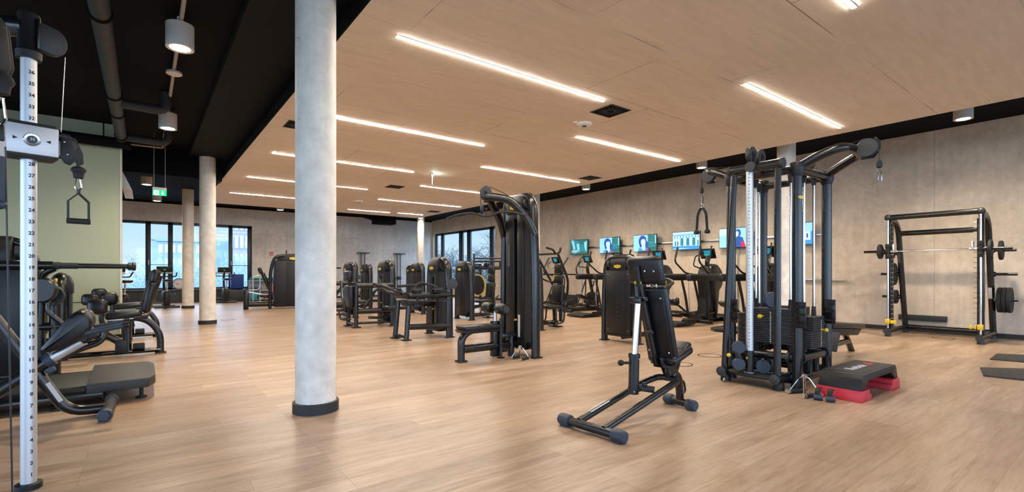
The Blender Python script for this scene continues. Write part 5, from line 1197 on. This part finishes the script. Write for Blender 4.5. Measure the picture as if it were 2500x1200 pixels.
def abductor(label, y, tx, px=0.):
    o = thing('leg_abductor_machine', label, 'exercise machine', (-.40, y, 0), 0, 'seated leg machines before the green wall')
    tower(o, tx, .22, .44, 1.20, 1, False, None, False, .26, .09, .09)
    part('floor_beam', B().tube([(tx-.15,0,.055),(.60,0,.055)], .04, n=12, flat=(.05,.035)), 'satin', o)
    part('rear_arch', B().tube([(.60,0,.012),(.595,0,.30),(.46,0,.50),(.25,0,.56),(.05,0,.53)], .045, n=14, bend=.2).box((.60,0,.01),(.14,.12,.02),bev=.004), 'satin', o)
    part('seat', pad(B(), (.17,0,.60), (.42,.42,.10), (0,-.06,0), .045), 'vinyl', o)
    part('seat_post', B().cyl((.21,0,.03),(.21,0,.55),.048,n=16).lathe([(.05,-.02),(.058,-.02),(.058,.02),(.05,.02)], (.21,0,.24), n=16), 'satin', o)
    part('seat_rail', B().beam((.0,-.06,.545),(.44,-.06,.57),.03,.05).cyl((.38,-.1,.60),(.46,-.1,.62),.02,n=8), 'steel', o)
    part('pivot_box', B().box((.14,0,.14),(.14,.18,.20),bev=.02).box((.34,-.02,.13),(.14,.14,.08),bev=.015), 'plastic', o)
    a = .19
    part('backrest', pad(B(), (.46,0,.85), (.11,.42,.46), (0,a,0), .05), 'vinyl', o)
    part('headrest', pad(B(), (.535,0,1.15), (.11,.34,.22), (0,a,0), .05), 'vinyl', o)
    part('back_post', B().tube([(.42,0,.54),(.60,0,1.16)], .04, n=12, flat=(.05,.03)), 'satin', o)
    part('brace_tube', B().tube([(-.10,0,.36),(.08,0,.24),(.21,0,.10)], .05, n=12), 'satin', o)
    for s in (-1,1):
        part('thigh_pad', pad(B(), (px-.06+.05*s,s*.24,.78+.04*s), (.22,.14,.20), (.1*s,0,.15*s), .06), 'vinyl', o)
        part('pad_arm', B().tube([(px-.02+.05*s,s*.24,.74),(px-.02+.05*s,s*.24,.52),(.0,s*.10,.42)], .03, n=10, bend=.06), 'satin', o)
        part('footrest_tube', B().tube([(-.02,s*.16,.44),(-.06,s*.18,.24),(-.30,s*.20,.16),(-.48,s*.20,.06)], .035, n=12, bend=.1), 'satin', o)
    part('side_handle', B().cyl((.28,-.26,.56),(.44,-.26,.58),.02,n=10).cyl((.3,-.26,.57),(.3,-.1,.55),.016,n=8), 'rubber', o)
    part('adjust_lever', B().cyl((tx-.02,-.02,1.10),(tx-.16,-.06,1.10),.026,n=12), 'satin', o); part('lever_ring', B().lathe([(.026,-.012),(.03,-.012),(.03,.012),(.026,.012)], (tx-.03,-.025,1.10), (.96,.27,0), 14), 'yellow', o, 'yellow lever ring')
abductor('black seated leg machine with tilted backrest, nearer one before the green wall', 9.0, -.52)
abductor('black seated leg machine mostly hidden behind the nearer seated leg machine', 11.35, -1.05, -.24)

# --- things in front of the back window ---------------------------------------------------
def bike(label, loc, rz):
    o = thing('exercise_bike', label, 'cardio machine', loc, rz, 'exercise bikes by the back window')
    part('base_bar', B().tube([(-.36,-.02,.05),(.36,-.02,.05)], .035, n=10), 'black', o); part('base_bar', B().tube([(-.34,.62,.05),(.34,.62,.05)], .035, n=10), 'black', o)
    part('floor_beam', B().tube([(0,-.02,.06),(0,.62,.06)], .05, n=10), 'black', o)
    part('body', B().prism([(-.02,.08),(.40,.08),(.46,.40),(.34,.60),(.10,.62),(-.04,.52)], (0,0,0), (0,1,0), (0,0,1), (.20,0,0), bev=.05), 'shroud', o)
    part('seat_post', B().cyl((0,.05,.55),(0,.0,.93),.022,n=10), 'chrome', o)
    part('saddle', B().prism([(-.16,.0),(.14,.01),(.16,.06),(-.05,.075),(-.18,.07)], (0,0,.92), (0,1,0), (0,0,1), (.24,0,0), bev=.028), 'vinyl', o)
    part('saddle_trim', B().box((0,0,.915),(.20,.24,.014),bev=.004), 'yellow', o, 'yellow saddle trim')
    part('mast', B().tube([(0,.42,.45),(0,.50,.95),(0,.42,1.25)], .05, n=10, flat=(.07,.04)), 'black', o)
    part('handlebar', B().tube([(-.32,.20,1.22),(-.32,.34,1.08),(0,.42,1.08),(.32,.34,1.08),(.32,.20,1.22)], .02, n=8, bend=.06), 'rubber', o)
    p = part('console', B().box((0,.40,1.30),(.46,.04,.27),(.25,0,0),.014), 'plastic', o)
    part('display', B().box((.02,.374,1.33),(.20,.004,.09),(.25,0,0)), 'scr_blue', p); part('display_bar', B().box((.0,.371,1.315),(.06,.003,.02),(.25,0,0)), 'scr_green', p); part('key_strip', B().box((0,.384,1.205),(.44,.006,.045),(.25,0,0)), 'sticker', p)
    for s in (-1,1): part('pedal', B().cyl((s*.10,.24,.32),(s*.14,.24+s*.10,.32+s*.12),.014,n=8).box((s*.22,.24+s*.10,.32+s*.12),(.15,.09,.03),bev=.008).tube([(s*.29,.2+s*.10,.33+s*.12),(s*.29,.28+s*.1,.38+s*.12)],.012,n=6), 'greyp', o)
    return o
b0 = bike('black exercise bike seen from behind beside the wall clock', (.62, 20.05, 0), .15)
dup(b0, (-.43, 18.0, 0), .55, 'black exercise bike half hidden behind the end of the green wall')
dup(b0, (2.62, 22.2, 0), .1, 'black exercise bike mostly hidden behind the second concrete column')
o = thing('clock', 'large round white clock standing on the back window sill', 'clock', (1.13, YB-.10, .54))
part('rim', B().lathe([(.20,-.03),(.225,-.03),(.225,.02),(.20,.02)], (0,0,.225), (0,-1,0), 36), 'darkgrey', o)
part('dial', B().lathe([(0,-.01),(.202,-.01),(.202,.008),(0,.008)], (0,0,.225), (0,-1,0), 36), mat('clock face', (.62,.58,.66), .5), o)
b = B()
for k in range(12):
    a = 2*PI*k/12; b.text(str(12 if k == 0 else k), face_mx((.16*math.sin(a),-.0095,.225+.16*math.cos(a)), (1,0,0), (0,0,1)), .06, .0005)
part('numerals', b, 'ink', o)
part('hands', B().beam((0,-.012,.225),(-.12,-.012,.22),.004,.012,(0,0,1)).beam((0,-.012,.225),(-.07,-.012,.205),.004,.016,(0,0,1)), 'ink', o)
o = part('foam_block', B().span((2.93,YB-.42,.545),(3.40,YB-.06,1.15), bev=.01), 'navy'); tag(o, 'big dark blue foam block on the window sill end', 'foam block')
o['label'] = 'big dark blue foam block standing in front of the right window panes'
b = B(); b.span((2.75,YB-.60,.0),(3.45,YB-.17,.5), bev=.01); o = part('sill_bench', b, 'panelg'); tag(o, 'dark grey bench box under the blue foam block', 'bench')
o = part('grey_board', B().box((1.98,YB-.35,.30),(.32,.03,.60),(-.12,0,0),.004), 'sticker'); tag(o, 'grey board leaning under the window between two columns', 'board')
# rack of small gear between the block and the leg press machine
o = thing('gear_rack', 'silver wire rack filled with small gear beside the blue foam block', 'rack', (3.95, YB-.75, 0))
for x in (-.40,.40):
    for y in (-.18,.18): part('rack_post', B().cyl((x,y,0),(x,y,.92),.018,n=8), 'steel', o)
for z in (.08,.46,.86):
    b = B(); b.span((-.42,-.20,z-.008),(.42,.20,z+.008)); part('shelf', b, 'steel', o)
part('back_board', B().span((-.38,.19,.1),(.38,.20,.86)), 'sticker', o)
b = B()
for k in range(4): b.cyl((-.40+.05*k,-.19,.46),(-.40+.05*k,-.19,.86),.006,n=6)
part('wire_side', b, 'steel', o)
def tm(nm, b, m, label, cat, g=None): return tag(part(nm, b, m), label, cat, g)
RX, RY = 3.95, YB-.75
for k, m in enumerate(('cyanf','bluegrey','cyanf')):
    tm('folded_mat', B().span((RX-.38+.02*k,RY-.18,.870+.045*k),(RX+.36-.02*k,RY+.18,.912+.045*k), bev=.012), m, ('turquoise folded mat, lowest on the gear rack','grey blue folded mat in the middle of the stack on the gear rack','turquoise folded mat on top of the gear rack')[k], 'mat', 'folded mats on the gear rack')
tm('storage_bin', B().prism([(-.12,0),(.12,0),(.14,.24),(-.14,.24)], (RX-.24,RY,.09), (1,0,0), (0,0,1), (0,.30,0), bev=.01), 'cyanf', 'turquoise bin on the lowest shelf of the gear rack', 'bin')
tm('gear_box', B().span((RX-.05,RY-.16,.09),(RX+.12,RY+.14,.28), bev=.01), 'sticker', 'pale box on the lowest shelf of the gear rack', 'box')
tm('gear_box', B().span((RX+.16,RY-.16,.09),(RX+.36,RY+.14,.32), bev=.01), 'orange', 'reddish box on the lowest shelf of the gear rack', 'box')
tm('foam_roller', B().cyl((RX-.33,RY-.02,.545),(RX+.05,RY-.02,.545),.075,n=18), 'navy', 'dark blue foam roller on the middle shelf of the gear rack', 'foam roller')
o = thing('floor_stand', 'bent silver tube stand in front of the gear rack', 'stand', (3.72, YB-1.25, 0))
part('frame', B().tube([(-.10,0,.02),(-.10,0,1.05),(.16,0,1.12),(.16,0,.02)], .02, n=8, bend=.12).tube([(-.35,0,.50),(-.10,0,.50),(.10,0,.50),(.16,0,.70)], .016, n=8, bend=.08), 'alu', o)
part('foot', B().span((-.2,-.2,0),(.25,.2,.02), bev=.006), 'steel', o)
o = thing('poster_stand', 'tall board with orange and pink print behind the tilted backrest by the back wall', 'board', (4.62, YB-.5, 0))
part('board', B().span((-.32,-.015,.10),(.32,.015,1.0), bev=.004), 'navy', o); part('print', B().lathe([(0,0),(.22,0),(.22,.004),(0,.004)], (0,-.0155,.55), (0,-1,0), 26), 'orange', o); part('inner_print', B().span((-.10,-.022,.40),(.08,-.0195,.62)), mat('pink print', (.7,.35,.42), .5), o)
for s in (-1,1): part('leg', B().cyl((s*.25,.0,0),(s*.25,0,.12),.015,n=8), 'steel', o)
def wall_pulley(label, x):
    o = thing('wall_cable_column', label, 'exercise machine', (x, YB-.02, 0), 0, 'cable columns on the back wall')
    part('wall_plate', B().span((-.16,-.02,.1),(.16,.015,2.2)), 'sticker', o)
    for s in (-1,1): part('column_rail', B().cyl((s*.09,-.10,.0),(s*.09,-.10,2.18),.022,n=10), 'frame', o)
    part('top_plate', B().prism([(-.28,-.02),(.28,-.02),(.28,.02),(-.28,.02)], (0,-.16,2.2), (1,0,0), (0,0,1), (0,.34,0), bev=.008), 'frame', o)
    part('base_box', B().span((-.15,-.30,0),(.15,-.02,.30), bev=.015), 'plastic', o); part('slider', B().span((-.12,-.17,.86),(.12,-.07,1.02), bev=.015), 'plastic', o)
wall_pulley('tall blue tinted cable column on the back wall, left of the two', 8.7)
wall_pulley('tall blue tinted cable column on the back wall, right of the two', 10.6)
# flush floor outlets
for x, y, l in ((1.72,14.3,'round floor outlet ring beside the second concrete column'),(6.55,3.87,'round floor outlet ring left of the cable tower foot'),(11.75,2.3,'round floor outlet ring inside the smith machine'),(5.62,3.74,'round floor outlet ring behind the adjustable bench seat')):
    o = thing('floor_outlet', l, 'floor outlet', (x, y, 0), 0, 'round floor outlets'); part('ring', B().lathe([(.150,0),(.162,0),(.162,.003),(.150,.003)], n=40), 'dark', o); part('lid', B().lathe([(0,0),(.148,0),(.148,.0015),(0,.0015)], n=40), 'floor', o)

# ------------------------------------------------------------------ light, sky, camera
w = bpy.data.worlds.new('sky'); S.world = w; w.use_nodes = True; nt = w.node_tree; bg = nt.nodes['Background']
tc = nt.nodes.new('ShaderNodeTexCoord'); sp = nt.nodes.new('ShaderNodeSeparateXYZ')
def ramp2(stops):
    r = nt.nodes.new('ShaderNodeValToRGB'); e = r.color_ramp.elements
    while len(e) < len(stops): e.new(.5)
    for i, (p, c) in enumerate(stops): e[i].position = p; e[i].color = (*c, 1)
    return r
nt.links.new(tc.outputs['Generated'], sp.inputs[0])
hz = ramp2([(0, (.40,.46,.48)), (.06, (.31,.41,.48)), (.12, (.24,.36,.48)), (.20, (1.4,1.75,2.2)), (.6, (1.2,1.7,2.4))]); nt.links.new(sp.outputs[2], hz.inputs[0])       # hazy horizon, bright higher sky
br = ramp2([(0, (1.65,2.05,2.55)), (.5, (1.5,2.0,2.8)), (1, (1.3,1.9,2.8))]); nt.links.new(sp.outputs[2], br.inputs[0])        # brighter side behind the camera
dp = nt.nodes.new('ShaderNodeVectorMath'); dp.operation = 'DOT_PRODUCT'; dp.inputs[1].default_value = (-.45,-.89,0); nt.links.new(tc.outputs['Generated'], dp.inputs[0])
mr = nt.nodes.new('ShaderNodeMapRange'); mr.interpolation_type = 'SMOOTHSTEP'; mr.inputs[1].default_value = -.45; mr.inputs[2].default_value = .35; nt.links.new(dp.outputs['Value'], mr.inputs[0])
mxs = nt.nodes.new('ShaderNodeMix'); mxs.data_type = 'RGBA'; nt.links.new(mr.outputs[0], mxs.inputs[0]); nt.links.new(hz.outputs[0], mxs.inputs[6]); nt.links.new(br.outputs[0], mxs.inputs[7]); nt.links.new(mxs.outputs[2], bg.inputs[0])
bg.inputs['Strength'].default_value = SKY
def portal(loc, rot, sx, sy):
    l = bpy.data.lights.new('window_portal', 'AREA'); l.shape = 'RECTANGLE'; l.size = sx; l.size_y = sy; l.cycles.is_portal = True
    o = bpy.data.objects.new('window_portal', l); C.objects.link(o); o.location = loc; o.rotation_euler = rot
portal((3.05, YF+.02, 1.9), (-PI/2,0,PI), 17, 3.2)
portal((XL+.02, 3.5, 1.85), (0,-PI/2,0), 3.1, 14)
portal((-.2, YB+.05, 1.9), (-PI/2,0,0), 8, 2.74)
portal((XR+.05, 20.8, 1.93), (0,PI/2,0), 2.8, 5.9)
cam = bpy.data.cameras.new('camera'); co = bpy.data.objects.new('camera', cam); C.objects.link(co); S.camera = co
co.location = (0, 0, 1.2); co.rotation_euler = (PI/2, 0, -math.radians(37.24))
cam.sensor_width = 36; cam.lens = 36*1182/2500; cam.shift_y = 66/2500; cam.clip_start = .05; cam.clip_end = 600
S.view_settings.view_transform = 'Standard'; S.view_settings.look = 'None'; S.view_settings.gamma = 1; S.view_settings.use_curve_mapping = False
S.view_settings.exposure = EXPO
S.cycles.max_bounces = 7; S.cycles.diffuse_bounces = 4; S.cycles.glossy_bounces = 3; S.cycles.transparent_max_bounces = 8; S.cycles.sample_clamp_indirect = 6; S.cycles.caustics_reflective = False; S.cycles.caustics_refractive = False
